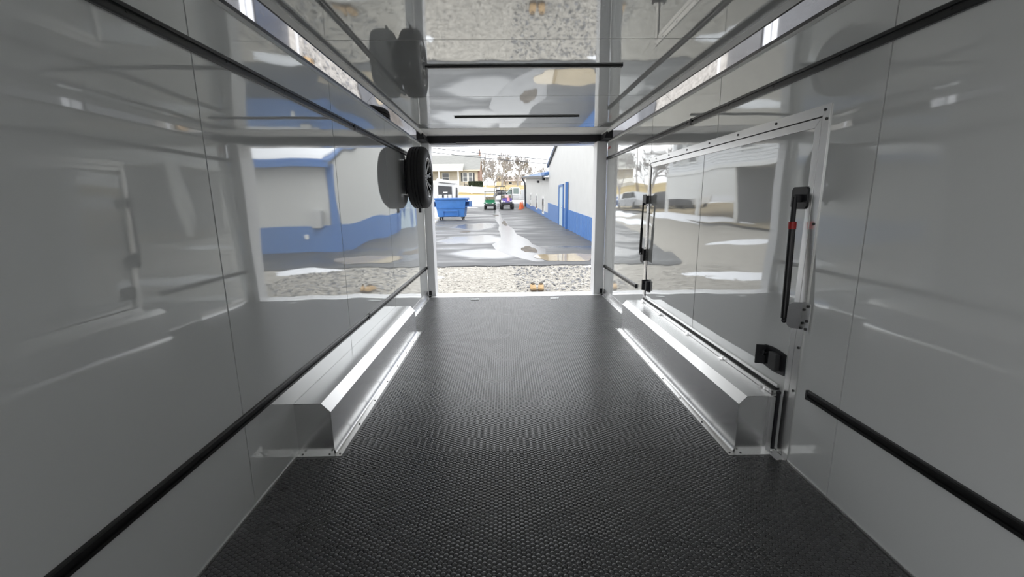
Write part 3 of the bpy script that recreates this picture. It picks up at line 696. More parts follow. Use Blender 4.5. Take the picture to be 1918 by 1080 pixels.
# ---- shoes left on the gravel
for x, a, lab in ((0.545, 0.06, 'tan work shoe standing on the gravel, left of the pair'), (0.70, -0.10, 'tan work shoe standing on the gravel, right of the pair')):
    y = 8.40
    t = thing('work_shoe', lab, 'shoe', (x, y, gz(y) + 0.012), rz=a, group='pair of tan shoes on the gravel'); t.scale = (1.25, 1.0, 1.0)
    tan = mat('tan_suede', (0.43, 0.29, 0.15), 0.8, var=0.2, vscale=30)
    out = [(-0.042, -0.13), (0.040, -0.13), (0.050, -0.05), (0.043, 0.04), (0.038, 0.13), (0.020, 0.155), (-0.022, 0.155), (-0.040, 0.13), (-0.042, 0.04), (-0.050, -0.05)]
    MB().prism(out, 'z', 0.0, 0.025).build('sole', mat('shoe_sole', (0.10, 0.07, 0.045), 0.8), t)
    secs = [(-0.130, 0.030, 0.060), (-0.09, 0.046, 0.085), (-0.03, 0.046, 0.095), (0.02, 0.046, 0.105), (0.05, 0.046, 0.115), (0.10, 0.046, 0.112), (0.145, 0.038, 0.10)]
    mb = MB(); n = 12
    for yy, hw, hh in secs:
        for i in range(n):
            th = PI * i / (n - 1); mb.v.append((hw * math.cos(th), yy, 0.024 + (hh - 0.024) * math.sin(th) ** 0.6))
    for j in range(len(secs) - 1):
        for i in range(n - 1): mb.f.append((j * n + i, j * n + i + 1, (j + 1) * n + i + 1, (j + 1) * n + i))
    mb.f += [tuple(range(n))[::-1], tuple(range((len(secs) - 1) * n, len(secs) * n))]
    mb.build('upper', tan, t)
    MB().lathe([(0.030, 0.0), (0.034, 0.004), (0.034, 0.012), (0.030, 0.014), (0.024, 0.008)], 'z', (0, 0.095, 0.110), 16).build('collar', M_TYRE, t)
    for i in range(3): MB().cyl((-0.022, 0.008 + 0.012 * i, 0.104 + 0.002 * i), (0.022, 0.008 + 0.012 * i, 0.104 + 0.002 * i), 0.004, n=6).build('lace', M_BLK, t)

# ---- the long white and blue building on the right
M_BW = mat('white_steel_cladding', (0.54, 0.54, 0.525), 0.5, var=0.03, vscale=2)
M_BB = mat('blue_steel_cladding', (0.075, 0.18, 0.42), 0.4, var=0.06, vscale=3)
M_BT = mat('blue_trim', (0.06, 0.16, 0.40), 0.4)
M_GLASS = mat('dark_window_glass', (0.04, 0.045, 0.05), 0.05)
M_DKM = mat('dark_gutter', (0.05, 0.055, 0.065), 0.4)
bd = thing('steel_building', 'long white steel building with blue wainscot and gable along the right of the lot', 'building', (3.67, 0, 0), rz=math.atan(0.027))
def wallpoly(poly, x0, x1, nm, m): return MB().prism(poly, 'x', x0, x1).build(nm, m, bd, smooth=0)
def zt(y): return 0.65 + 0.043 * (y - 15.75)
yr, zr = 21.45, 5.15
wallpoly([(14.2, gz(14.2)), (28.7, gz(28.7)), (28.7, 3.5), (yr, zr), (14.2, 2.55)], 0.0, 0.2, 'gable_wall', M_BW)
wallpoly([(28.7, 0.0), (48.5, 0.6), (48.5, 3.95), (28.7, 2.85)], 0.02, 0.22, 'low_wall', M_BW)
MB().box(0.0, 14, 14.2, 14.35, -0.45, 2.55).build('front_wall', M_BW, bd)
MB().box(0.2, 10, 48.3, 48.5, 0.3, 3.9).build('side_wall', M_BW, bd)
MB().box(0.2, 14, 28.55, 28.7, 0.0, 3.5).build('side_wall', M_BW, bd)
# wainscot
wallpoly([(14.2, gz(14.2)), (21.30, gz(21.3)), (21.30, zt(21.3)), (14.2, zt(14.2))], -0.02, 0.0, 'wainscot', M_BB)
wallpoly([(21.30, gz(21.3)), (22.65, gz(22.65)), (22.65, zt(22.65)), (21.30, zt(21.3))], -0.015, 0.0, 'wainscot', M_BB)
wallpoly([(24.15, gz(24.15)), (29.05, gz(29.05)), (29.05, zt(29.05)), (24.15, zt(24.15))], -0.02, 0.0, 'wainscot', M_BB)
wallpoly([(29.05, gz(29.05)), (48.5, gz(48.5)), (48.5, 1.21), (29.05, 0.55)], 0.0, 0.02, 'wainscot', M_BB)
MB().box(-0.02, 14, 14.17, 14.2, -0.45, 0.56).build('wainscot', M_BB, bd)
rb = MB()
y = 14.35
while y < 21.2:
    rb.hexa([(-0.02, y, gz(y)), (-0.05, y + 0.03, gz(y)), (-0.05, y + 0.08, gz(y)), (-0.02, y + 0.11, gz(y))], [(-0.02, y, zt(y)), (-0.05, y + 0.03, zt(y)), (-0.05, y + 0.08, zt(y)), (-0.02, y + 0.11, zt(y))]); y += 0.28
rb.build('wainscot_ribs', M_BB, bd, smooth=0, kind='stuff')
MB().box(-0.04, 0.14, 14.14, 14.32, -0.4, 2.5).build('corner_trim', M_BT, bd)
MB().box(-0.03, 0.10, 48.38, 48.55, 0.6, 1.9).build('corner_trim', M_BT, bd)
for ya, za, yb, zb in ((28.95, 3.44, yr, zr + 0.02), (13.7, 2.40, yr, zr + 0.02)):
    MB().prism([(ya, za), (yb, zb), (yb, zb + 0.16), (ya, za + 0.16)], 'x', -0.10, 0.0).build('rake_trim', M_DKM, bd, smooth=0)
    MB().prism([(ya, za + 0.10), (yb, zb + 0.10), (yb, zb + 0.18), (ya, za + 0.18)], 'x', -0.12, 14).build('roof', M_BT, bd, smooth=0)
MB().box(-0.12, 14, 13.62, 13.74, 2.36, 2.52).build('gutter', M_BT, bd)
MB().box(-0.10, 14, 13.74, 14.2, 2.44, 2.47).build('soffit', M_BT, bd)
MB().prism([(13.8, 2.62), (20.8, 5.12), (20.8, 5.22), (13.95, 2.74)], 'x', 0.05, 14).build('roof_snow', M_SNOW, bd, smooth=0)
# far low roof
def slab(x0, x1, y0, y1, z00, z01, z10, z11, th, nm, m):   # z00: (x0,y0) z01: (x0,y1) z10: (x1,y0) z11: (x1,y1)
    MB().hexa([(x0, y0, z00), (x1, y0, z10), (x1, y1, z11), (x0, y1, z01)], [(x0, y0, z00 + th), (x1, y0, z10 + th), (x1, y1, z11 + th), (x0, y1, z01 + th)]).build(nm, m, bd, smooth=0)
slab(-0.35, 6, 28.72, 48.9, 2.86, 3.97, 4.4, 5.3, 0.08, 'roof', mat('blue_grey_roof', (0.13, 0.18, 0.27), 0.85, var=0.4, vscale=1.2))
slab(-0.45, -0.33, 28.72, 48.9, 2.78, 3.88, 2.78, 3.88, 0.16, 'gutter', M_DKM)
slab(-0.30, 0.5, 28.72, 30.6, 2.97, 3.07, 3.10, 3.20, 0.16, 'roof_end', M_BT)
slab(5.8, 6.1, 28.72, 48.9, 4.36, 5.26, 4.40, 5.3, 0.28, 'ridge_cap', M_BT)
MB().tube([(-0.39, 48.5, 3.9), (-0.30, 48.5, 3.65), (-0.10, 48.4, 3.4), (-0.08, 48.4, 0.75)], 0.09, 8).build('downspout', M_DKM, bd)
for y in (30.0, 33.5):
    MB().cyl((-0.2, y, 2.86), (-0.2, y, 2.70), 0.10, n=8).build('soffit_lamp', M_BLK, bd)
# door, post, windows
MB().box(-0.06, 0.0, 24.02, 24.16, 0.0, 2.14).build('door_frame', M_BT, bd)
MB().box(-0.06, 0.0, 22.62, 22.74, -0.03, 2.14).build('door_frame', M_BT, bd)
MB().box(-0.06, 0.0, 22.62, 24.16, 2.06, 2.16).build('door_frame', M_BT, bd)
dr_ = MB().box(-0.025, 0.0, 22.74, 24.02, -0.02, 2.06).build('door', mat('pale_blue_door', (0.45, 0.55, 0.62), 0.4), bd)
MB().ball((-0.06, 22.85, 1.0), 0.04).build('door_knob', M_CHROME, dr_)
MB().box(-0.14, -0.02, 21.26, 21.42, -0.16, 2.2).build('blue_post', M_BT, bd)
for y, z0, z1_ in ((31.86, 0.55, 1.55), (36.48, 0.81, 1.81), (42.06, 1.03, 2.03)):
    f_ = MB()
    for (ya, yb, za, zb) in ((y - 0.58, y - 0.45, z0 - 0.12, z1_ + 0.12), (y + 0.45, y + 0.58, z0 - 0.12, z1_ + 0.12), (y - 0.45, y + 0.45, z1_, z1_ + 0.12), (y - 0.45, y + 0.45, z0 - 0.12, z0)): f_.box(-0.03, 0.02, ya, yb, za, zb)
    wf = f_.build('window', M_WHITE, bd)
    MB().box(-0.026, 0.018, y - 0.449, y + 0.449, z0 + 0.001, z1_ - 0.001).build('pane', M_GLASS, wf)
MB().box(0.35, 0.85, 13.95, 14.2, 0.50, 1.02).build('air_unit', mat('grey_housing', (0.45, 0.45, 0.45), 0.5), bd, bevel=0.02)
MB().box(1.15, 1.27, 14.12, 14.17, 0.16, 0.30).build('outlet_box', M_WHITE, bd)

# ---- dumpster
t = thing('dumpster', 'blue steel dumpster on casters at the left of the lot', 'dumpster', (-3.48, 29.1, gz(28.8) + 0.036), rz=-0.05)
M_DB = mat('blue_dumpster_paint', (0.05, 0.18, 0.48), 0.4, var=0.08, vscale=4)
bt = [(-0.86, -0.48, 0.20), (0.86, -0.48, 0.20), (0.86, 0.48, 0.20), (-0.86, 0.48, 0.20)]
tp = [(-1.0, -0.66, 1.30), (1.0, -0.66, 1.30), (1.0, 0.66, 1.30), (-1.0, 0.66, 1.30)]
MB().hexa(bt, tp).build('body', M_DB, t, bevel=0.02)
MB().box(-1.08, 1.08, -0.74, 0.74, 1.30, 1.36).build('rim', M_DB, t, bevel=0.015)
lid = MB().hexa([(-1.08, -0.75, 1.362), (0.0, -0.75, 1.362), (0.0, 0.70, 1.362), (-1.08, 0.70, 1.362)], [(-1.06, -0.73, 1.40), (-0.01, -0.73, 1.40), (-0.01, 0.70, 1.44), (-1.06, 0.70, 1.44)]).build('lid', mat('dark_blue_lid', (0.03, 0.12, 0.38), 0.5), t)
MB().hexa([(0.01, -0.75, 1.362), (1.08, -0.75, 1.362), (1.08, 0.70, 1.362), (0.01, 0.70, 1.362)], [(0.02, -0.73, 1.40), (1.06, -0.73, 1.40), (1.06, 0.70, 1.44), (0.02, 0.70, 1.44)]).build('lid', MATS['dark_blue_lid'], t)
MB().hexa([(-0.93, -0.60, 0.74), (0.94, -0.60, 0.74), (0.94, 0.6, 0.74), (-0.93, 0.6, 0.74)], [(-0.945, -0.615, 0.79), (0.955, -0.615, 0.79), (0.955, 0.615, 0.79), (-0.945, 0.615, 0.79)]).build('body_rib', M_DB, t)
fp = MB()
for a, b in (((-0.50, 0.25), (-0.46, 0.60)), ((0.46, 0.25), (0.50, 0.60)), ((-0.5, 0.56), (0.5, 0.60)), ((-0.5, 0.25), (0.5, 0.28))):
    fp.box(a[0], b[0], -0.62, -0.50, a[1], b[1])
fp.build('front_frame', M_DB, t)
for s in (-1, 1):
    pk = MB()
    for zz in (0.84, 1.16): pk.box(*sorted((s * 0.92, s * 1.26)), -0.55, 0.55, zz, zz + 0.05)
    pk.box(*sorted((s * 1.22, s * 1.27)), -0.55, 0.55, 0.84, 1.21)
    pk.box(*sorted((s * 0.96, s * 1.24)), -0.02, 0.02, 0.84, 1.2)
    pk.build('fork_pocket', M_DB, t)
    for yy in (-0.36, 0.36):
        cs = MB().box(s * 0.72 - 0.07, s * 0.72 + 0.07, yy - 0.07, yy + 0.07, 0.18, 0.205).box(s * 0.72 - 0.05, s * 0.72 - 0.035, yy - 0.04, yy + 0.04, 0.07, 0.19).box(s * 0.72 + 0.035, s * 0.72 + 0.05, yy - 0.04, yy + 0.04, 0.07, 0.19).build('caster', M_DKM, t)
        MB().cyl((s * 0.72 - 0.03, yy, 0.085), (s * 0.72 + 0.03, yy, 0.085), 0.085, n=14).build('caster_wheel', M_TYRE, cs)

# ---- white boxy service trailer behind the dumpster
y0 = 36.0; zg = gz(y0) + 0.03
t = thing('service_trailer', 'white boxy service trailer with a dark front panel behind the blue dumpster', 'trailer', (-4.75, y0, zg), rz=0.06)
M_VW = mat('white_vehicle_paint', (0.80, 0.80, 0.80), 0.3)
MB().hexa([(-1.05, 0, 0.7), (0.72, 0, 0.62), (0.72, 3.4, 0.62), (-1.05, 3.4, 0.7)], [(-0.98, 0.05, 2.55), (0.80, 0.05, 2.40), (0.95, 3.4, 2.40), (-1.0, 3.4, 2.55)]).build('body', M_VW, t, bevel=0.05)
MB().hexa([(-0.75, -0.2, 2.58), (0.85, -0.2, 2.40), (0.9, 3.3, 2.40), (-0.75, 3.3, 2.58)], [(-0.70, -0.1, 2.85), (0.80, -0.1, 2.60), (0.85, 3.2, 2.60), (-0.70, 3.2, 2.85)]).build('roof_box', M_VW, t, bevel=0.08)
MB().hexa([(-0.62, -0.03, 1.1), (0.50, -0.03, 1.06), (0.50, 0.02, 1.06), (-0.62, 0.02, 1.1)], [(-0.62, -0.03, 2.30), (0.48, -0.03, 2.20), (0.48, 0.06, 2.20), (-0.62, 0.06, 2.30)]).build('front_panel', mat('charcoal_panel', (0.05, 0.05, 0.055), 0.5), t)
MB().box(-0.22, 0.12, -0.05, -0.025, 1.72, 1.78).build('handle', M_CHROME, t)
for x in (-0.95, -0.60, -0.15, 0.18): MB().box(x, x + 0.28, -0.30, -0.08, 0.1, 1.55).build('white_post', M_VW, t, bevel=0.03)
for i in range(3): MB().box(0.79, 0.86, 0.25 + i * 0.55, 0.55 + i * 0.55, 0.95, 2.15).build('side_vent', MATS['charcoal_panel'], t)
for x in (-0.9, 0.65):
    w_ = MB().cyl((x - 0.12, 2.2, 0.36), (x + 0.12, 2.2, 0.36), 0.36, n=20).build('wheel', M_TYRE, t)
    MB().cyl((x - 0.125, 2.2, 0.36), (x + 0.125, 2.2, 0.36), 0.18, n=14).build('hub_cap', M_CHROME, w_)
MB().ball((0.42, -0.18, 1.25), 0.12).build('jack_head', M_DKM, t)
MB().cyl((0.42, -0.18, 0.0), (0.42, -0.18, 1.25), 0.05, n=10).build('jack', M_DKM, t)

# ---- golf carts
def wheel(parent, x, y, r, w_, zc):
    o = MB().lathe([(r * 0.55, -w_ / 2), (r * 0.9, -w_ / 2), (r, -w_ * 0.35), (r, w_ * 0.35), (r * 0.9, w_ / 2), (r * 0.55, w_ / 2), (r * 0.5, 0)], 'x', (x, y, zc), 22, closed=True).build('wheel', M_TYRE, parent)
    MB().cyl((x - w_ * 0.4, y, zc), (x + w_ * 0.4, y, zc), r * 0.53, n=14).build('hub_cap', M_DKM, o)
def golf_cart(name, lab, loc, rz, body, roof, lifted, frame_m):
    t = thing(name, lab, 'golf cart', loc, rz=rz, group='golf carts parked on the lot')
    L = 0.14 if lifted else 0.0; r = 0.29 if lifted else 0.23; hw = 0.62 if lifted else 0.56
    for sx in (-1, 1):
        for yy in (-0.80, 0.85): wheel(t, sx * (hw - 0.10), yy, r, 0.26 if lifted else 0.20, r)
    MB().box(-0.46, 0.46, -0.85, 1.15, 0.28 + L, 0.38 + L).build('chassis', M_BLK, t, bevel=0.02)
    MB().hexa([(-0.46, -1.18, 0.34 + L), (0.46, -1.18, 0.34 + L), (0.5, -0.42, 0.34 + L), (-0.5, -0.42, 0.34 + L)], [(-0.40, -1.14, 0.62 + L), (0.40, -1.14, 0.62 + L), (0.52, -0.45, 0.95 + L), (-0.52, -0.45, 0.95 + L)]).build('front_cowl', body, t, bevel=0.06)
    MB().hexa([(-0.50, -1.20, 0.30 + L), (0.50, -1.20, 0.30 + L), (0.50, -1.0, 0.30 + L), (-0.5, -1.0, 0.30 + L)], [(-0.44, -1.17, 0.52 + L), (0.44, -1.17, 0.52 + L), (0.5, -1.0, 0.52 + L), (-0.5, -1.0, 0.52 + L)]).build('bumper', M_BLK, t, bevel=0.03)
    for sx in (-1, 1):
        MB().hexa([(sx * 0.36, -1.10, 0.52 + L), (sx * 0.60, -1.0, 0.52 + L), (sx * 0.60, -0.5, 0.52 + L), (sx * 0.36, -0.5, 0.52 + L)], [(sx * 0.36, -1.08, 0.66 + L), (sx * 0.58, -0.98, 0.62 + L), (sx * 0.58, -0.5, 0.74 + L), (sx * 0.36, -0.5, 0.78 + L)]).build('wheel_arch', body if not lifted else M_VW, t, bevel=0.03)
        MB().box(sx * 0.30 - 0.08, sx * 0.30 + 0.08, -1.185, -1.16, 0.54 + L, 0.61 + L).build('headlight', M_WHITE if lifted else M_CHROME, t, bevel=0.01)
        for ya, yb in ((-0.50, -0.42), (0.85, 1.0)):
            MB().cyl((sx * 0.52, ya, 0.60 + L), (sx * 0.50, yb, 1.72 + L), 0.022, n=8).build('roof_post', frame_m, t)
    MB().box(-0.56, 0.56, -0.58, 1.08, 1.71 + L, 1.78 + L).build('roof', roof, t, bevel=0.03)
    gl = bpy.data.materials.get('clear_windshield')
    if not gl:
        gl = mat('clear_windshield', (0.9, 0.92, 0.92), 0.02, ior=1.1, trans=1.0)
    fr_ = MB().box(-0.52, 0.52, -0.53, -0.50, 1.26 + L, 1.29 + L).build('windshield_bar', frame_m, t)
    MB().box(-0.50, 0.50, -0.520, -0.512, 0.95 + L, 1.70 + L).build('windshield', gl, t)
    MB().box(-0.50, 0.50, 0.15, 0.62, 0.60 + L, 0.74 + L).build('seat', mat('beige_seat', (0.45, 0.38, 0.28), 0.6), t, bevel=0.03)
    MB().box(-0.50, 0.50, 0.60, 0.72, 0.80 + L, 1.22 + L).build('seat_back', MATS['beige_seat'], t, bevel=0.04)
    MB().box(-0.50, 0.50, 0.10, 1.1, 0.36 + L, 0.60 + L).build('rear_body', body, t, bevel=0.04)
    st = MB().cyl((-0.22, -0.42, 0.85 + L), (-0.22, -0.16, 1.06 + L), 0.02, n=8).build('steering_column', M_BLK, t)
    MB().lathe([(0.17, 0.0), (0.185, 0.012), (0.17, 0.024)], 'y', (-0.22, -0.15, 1.07 + L), 20, closed=True).build('steering_wheel', M_BLK, st)
    return t
M_GRN = mat('green_cart_body', (0.010, 0.13, 0.060), 0.3)
M_PUR = mat('purple_cart_body', (0.10, 0.07, 0.28), 0.3)
golf_cart('golf_cart', 'green golf cart with a clear windshield, parked facing the trailer', (-1.45, 44.1, gz(44) + 0.036), 0.0, M_GRN, mat('beige_roof', (0.62, 0.56, 0.45), 0.5), False, mat('pale_frame', (0.5, 0.5, 0.5), 0.4))
gc = golf_cart('golf_cart', 'taller dark golf cart with purple and white front and a beige roof', (0.22, 43.8, gz(43.7) + 0.036), 0.05, M_PUR, mat('beige_roof_dark', (0.50, 0.45, 0.33), 0.5), True, M_BLK)
MB().box(-0.22, 0.16, -0.545, -0.535, 1.12, 1.34).build('placard', mat('pale_pink_card', (0.85, 0.62, 0.62), 0.5), gc)
MB().hexa([(0.0, -1.15, 0.76), (0.22, -1.15, 0.76), (0.24, -0.62, 1.08), (0.0, -0.62, 1.08)], [(0.0, -1.16, 0.775), (0.22, -1.16, 0.775), (0.24, -0.62, 1.1), (0.0, -0.62, 1.1)]).build('front_sticker', mat('pink_sticker', (0.8, 0.25, 0.3), 0.5), gc)

# ---- traffic cones
for x, y, lab in ((1.56, 43.2, 'orange traffic cone beside the taller golf cart'), (1.80, 44.8, 'second orange cone, half hidden behind the first at the building corner')):
    t = thing('traffic_cone', lab, 'cone', (x, y, gz(y) + 0.036), group='orange traffic cones')
    M_OR = mat('orange_cone', (0.85, 0.17, 0.05), 0.5)
    MB().lathe([(0.0, 0.72), (0.035, 0.72), (0.045, 0.70), (0.17, 0.035), (0.0, 0.03)], 'z', (0, 0, 0), 20).build('cone_body', M_OR, t)
    MB().box(-0.22, 0.22, -0.22, 0.22, 0.0, 0.04).build('base', M_OR, t, bevel=0.01)
    MB().lathe([(0.108, 0.36), (0.083, 0.49)], 'z', (0, 0, 0), 20).build('band', mat('pale_orange_band', (0.9, 0.5, 0.35), 0.4), t)

# ---- white work pickup and dark side-by-side behind the carts
y0 = 51.5; zg = gz(y0)
t = thing('pickup_truck', 'white work pickup parked side-on behind the golf carts', 'truck', (1.75, y0, zg))
pf = [(-2.75, 0.55), (2.8, 0.55), (2.8, 1.15), (-0.1, 1.15), (-1.15, 1.18), (-2.55, 1.05), (-2.75, 0.9)]
MB().prism(pf, 'y', -0.95, 0.95).build('body', M_VW, t, bevel=0.06)
cabp = [(-1.35, 1.15), (0.02, 1.15), (0.02, 1.86), (-0.15, 1.96), (-0.85, 1.96), (-1.05, 1.85)]
cb = MB().prism([(-1.75, 1.15), (0.06, 1.15), (0.04, 1.88), (-0.12, 1.98), (-0.98, 1.98)], 'y', -0.86, 0.86).build('cab', M_VW, t, bevel=0.04)
MB().prism([(-1.55, 1.22), (-0.86, 1.22), (-0.86, 1.84), (-1.02, 1.84)], 'y', -0.875, -0.862).build('side_window', mat('greenish_glass', (0.20, 0.26, 0.24), 0.06), cb)
MB().prism([(-0.72, 1.22), (-0.12, 1.22), (-0.12, 1.84), (-0.72, 1.84)], 'y', -0.875, -0.862).build('side_window', MATS['greenish_glass'], cb)
MB().hexa([(-1.73, -0.78, 1.20), (-1.73, 0.78, 1.20), (-1.77, 0.78, 1.20), (-1.77, -0.78, 1.20)], [(-1.0, -0.74, 1.93), (-1.0, 0.74, 1.93), (-1.04, 0.74, 1.93), (-1.04, -0.74, 1.93)]).build('windshield', M_GLASS, cb)
MB().box(0.15, 2.75, -0.97, 0.97, 1.15, 1.72).build('service_body', M_VW, t, bevel=0.03)
for i in range(4): MB().box(0.22 + i * 0.64, 0.78 + i * 0.64, -0.985, -0.972, 0.75, 1.62).build('locker_door', mat('white_locker', (0.70, 0.70, 0.71), 0.35), t, bevel=0.008)
for i in range(3): MB().box(-1.3, -0.1, -0.965, -0.952, 0.72 + i * 0.15, 0.76 + i * 0.15).build('side_stripe', mat('grey_print', (0.45, 0.45, 0.46), 0.5), t)
MB().box(-1.62, -1.45, -1.08, -0.90, 1.2, 1.36).build('side_mirror', M_BLK, t, bevel=0.02)
MB().box(-2.82, -2.72, -0.9, 0.9, 0.5, 0.72).build('bumper', M_CHROME, t, bevel=0.02)
for x in (-1.95, 1.75):
    for yy in (-0.80, 0.80):
        w_ = MB().cyl((x, yy - 0.13, 0.40), (x, yy + 0.13, 0.40), 0.40, n=20).build('wheel', M_TYRE, t)
        MB().cyl((x, yy - 0.14, 0.40), (x, yy + 0.14, 0.40), 0.2, n=12).build('hub_cap', M_CHROME, w_)
y0 = 55.0; zg = gz(y0)
t = thing('utility_buggy', 'dark off-road buggy with a roll cage beyond the golf carts', 'buggy', (-0.45, y0, zg), rz=0.2)
MB().box(-0.65, 0.65, -1.2, 1.2, 0.4, 0.9).build('body', mat('dark_grey_paint', (0.04, 0.04, 0.045), 0.4), t, bevel=0.06)
MB().hexa([(-0.6, -1.25, 0.85), (0.6, -1.25, 0.85), (0.6, -0.3, 0.85), (-0.6, -0.3, 0.85)], [(-0.5, -1.15, 0.95), (0.5, -1.15, 0.95), (0.58, -0.35, 1.15), (-0.58, -0.35, 1.15)]).build('hood', MATS['dark_grey_paint'], t, bevel=0.03)
for sx in (-1, 1):
    MB().tube([(sx * 0.58, -0.4, 1.05), (sx * 0.55, -0.1, 1.62), (sx * 0.55, 0.9, 1.62), (sx * 0.6, 1.05, 0.9)], 0.035, 8).build('roll_bar', M_BLK, t)
    for yy in (-0.85, 0.85): wheel(t, sx * 0.62, yy, 0.33, 0.26, 0.33)
MB().box(-0.58, 0.58, -0.15, 0.95, 1.62, 1.67).build('roof', M_BLK, t, bevel=0.02)
MB().box(-0.5, 0.5, 0.3, 0.75, 0.9, 1.3).build('seat', M_BLK, t, bevel=0.05)

# ---- white fence, hedge, cream house
t = thing('vinyl_fence', 'low white fence along the street in front of the cream house', 'fence', (-3.6, 62, gz(62)))
def fz(x): return 0.19 - (x + 2.9) * 0.075
xs = [-2.9 + 1.93 * i for i in range(4)]
for i in range(3):
    a, b = xs[i], xs[i + 1]
    MB().hexa([(a, -0.03, fz(a) + 0.05), (b, -0.03, fz(b) + 0.05), (b, 0.03, fz(b) + 0.05), (a, 0.03, fz(a) + 0.05)], [(a, -0.03, fz(a) + 0.90), (b, -0.03, fz(b) + 0.90), (b, 0.03, fz(b) + 0.90), (a, 0.03, fz(a) + 0.90)]).build('panel', M_WHITE, t)
    for zz in (0.08, 0.42, 0.86):
        MB().hexa([(a, -0.06, fz(a) + zz), (b, -0.06, fz(b) + zz), (b, 0.06, fz(b) + zz), (a, 0.06, fz(a) + zz)], [(a, -0.06, fz(a) + zz + 0.09), (b, -0.06, fz(b) + zz + 0.09), (b, 0.06, fz(b) + zz + 0.09), (a, 0.06, fz(a) + zz + 0.09)]).build('rail', M_WHITE, t)
for x in xs:
    p = MB().box(x - 0.08, x + 0.08, -0.08, 0.08, -0.2, fz(x) + 1.0).build('post', M_WHITE, t)
    MB().hexa([(x - 0.1, -0.1, fz(x) + 1.0), (x + 0.1, -0.1, fz(x) + 1.0), (x + 0.1, 0.1, fz(x) + 1.0), (x - 0.1, 0.1, fz(x) + 1.0)], [(x - 0.02, -0.02, fz(x) + 1.09), (x + 0.02, -0.02, fz(x) + 1.09), (x + 0.02, 0.02, fz(x) + 1.09), (x - 0.02, 0.02, fz(x) + 1.09)]).build('post_cap', M_WHITE, p)

t = thing('hedge', 'clipped dark green hedge in front of the cream house', 'hedge', (-4.42, 68.5, gz(68.5)))
M_LEAF = mat('hedge_leaf', (0.030, 0.045, 0.022), 0.7, var=0.5, vscale=3)
mb = MB()
for _ in range(2600):
    s_ = rnd.randrange(3); x, y, z = rnd.uniform(-1, 1), rnd.uniform(-0.6, 0.6), rnd.uniform(0, 0.95)
    if s_ == 0: y = -0.6 + rnd.uniform(-0.05, 0.1)
    elif s_ == 1: z = 0.93 + rnd.uniform(-0.08, 0.05)
    else: x = rnd.choice((-1, 1)) + rnd.uniform(-0.06, 0.06)
    a, b = rnd.uniform(0, 6.3), rnd.uniform(-1, 1); k = 0.06
    u = Vector((math.cos(a), math.sin(a), b * 0.5)) * k; v = Vector((-math.sin(a) * b, math.cos(a) * b, 1)) * k
    c = Vector((x, y, z)); mb.add([c - u, c - v, c + u, c + v], [(0, 1, 2, 3)])
mb.build('leaves', M_LEAF, t, smooth=0, kind='stuff')
MB().box(-0.94, 0.94, -0.54, 0.54, 0.0, 0.88).build('core', M_LEAF, t)

hs = thing('cream_house', 'cream single-storey house with grey roof and porch at the far left', 'house', (-10.9, 72, gz(72)))
hz = gz(72)
M_CREAM = mat('cream_siding', (0.62, 0.56, 0.45), 0.7, var=0.05, vscale=2)
M_ROOF = mat('grey_shingle', (0.25, 0.25, 0.235), 0.85, var=0.12, vscale=4, stretch=(0.4, 1, 4))
M_BRICK = mat('brick_end', (0.26, 0.17, 0.14), 0.85, var=0.4, vscale=9)
X = lambda x: x + 10.9
Z = lambda z: z - hz
MB().box(X(-18), X(-4.25), 0, 8, Z(3.4), Z(6.5)).build('wall', M_CREAM, hs)
MB().box(X(-4.25), X(-3.93), -0.05, 8, Z(3.4), Z(6.5)).prism([(0, Z(6.5)), (8, Z(6.5)), (4, Z(9.1))], 'x', X(-4.2), X(-3.95)).build('brick_gable', M_BRICK, hs)
MB().prism([(-0.6, Z(6.36)), (4.0, Z(9.16)), (4.0, Z(9.30)), (-0.6, Z(6.52))], 'x', X(-18.3), X(-3.85)).build('roof_slope', M_ROOF, hs, smooth=0)
MB().prism([(8.6, Z(6.36)), (4.0, Z(9.16)), (4.0, Z(9.30)), (8.6, Z(6.52))], 'x', X(-18.3), X(-3.85)).build('roof_slope', M_ROOF, hs, smooth=0)
MB().box(X(-18.3), X(-3.85), -0.66, -0.56, Z(6.33), Z(6.52)).build('eave_board', M_CREAM, hs)
MB().prism([(-2.3, Z(6.30)), (0.15, Z(7.42)), (0.15, Z(7.52)), (-2.3, Z(6.40))], 'x', X(-18.3), X(-6.45)).build('porch_roof', mat('porch_shingle', (0.36, 0.36, 0.33), 0.85, var=0.1, vscale=4), hs, smooth=0)
MB().box(X(-18.3), X(-6.45), -2.34, -2.26, Z(6.22), Z(6.42)).build('porch_fascia', M_WHITE, hs)
for x in (-7.2, -10.2, -13.2): MB().box(X(x) - 0.09, X(x) + 0.09, -2.2, -2.02, 0.0, Z(6.3)).build('porch_post', M_WHITE, hs)
MB().box(X(-18), X(-7.0), -2.2, 0, -0.3, 0.3).build('porch_floor', mat('pale_concrete', (0.5, 0.49, 0.46), 0.8), hs)
MB().box(X(-18), X(-7.1), -2.16, -2.1, 0.4, 1.05).build('porch_rail', M_WHITE, hs)
for xa, xb, za, zb in ((-6.61, -6.0, 4.78, 6.05), (-5.70, -5.14, 4.78, 6.05), (-9.95, -8.95, 4.7, 6.05)):
    f_ = MB().box(X(xa) - 0.1, X(xb) + 0.1, -0.05, 0.0, Z(za) - 0.1, Z(zb) + 0.1).build('window', M_WHITE, hs)
    zm = (za + zb) / 2
    for z0_, z1_ in ((za, zm - 0.03), (zm + 0.03, zb)):
        MB().box(X(xa), X(xb), -0.06, -0.045, Z(z0_), Z(z1_)).build('pane', mat('grey_pane', (0.14, 0.15, 0.16), 0.1), f_)
for xa, xb in ((-6.97, -6.72), (-5.02, -4.78)): MB().box(X(xa), X(xb), -0.05, 0.0, Z(4.75), Z(6.1)).build('shutter', M_DKM, hs)
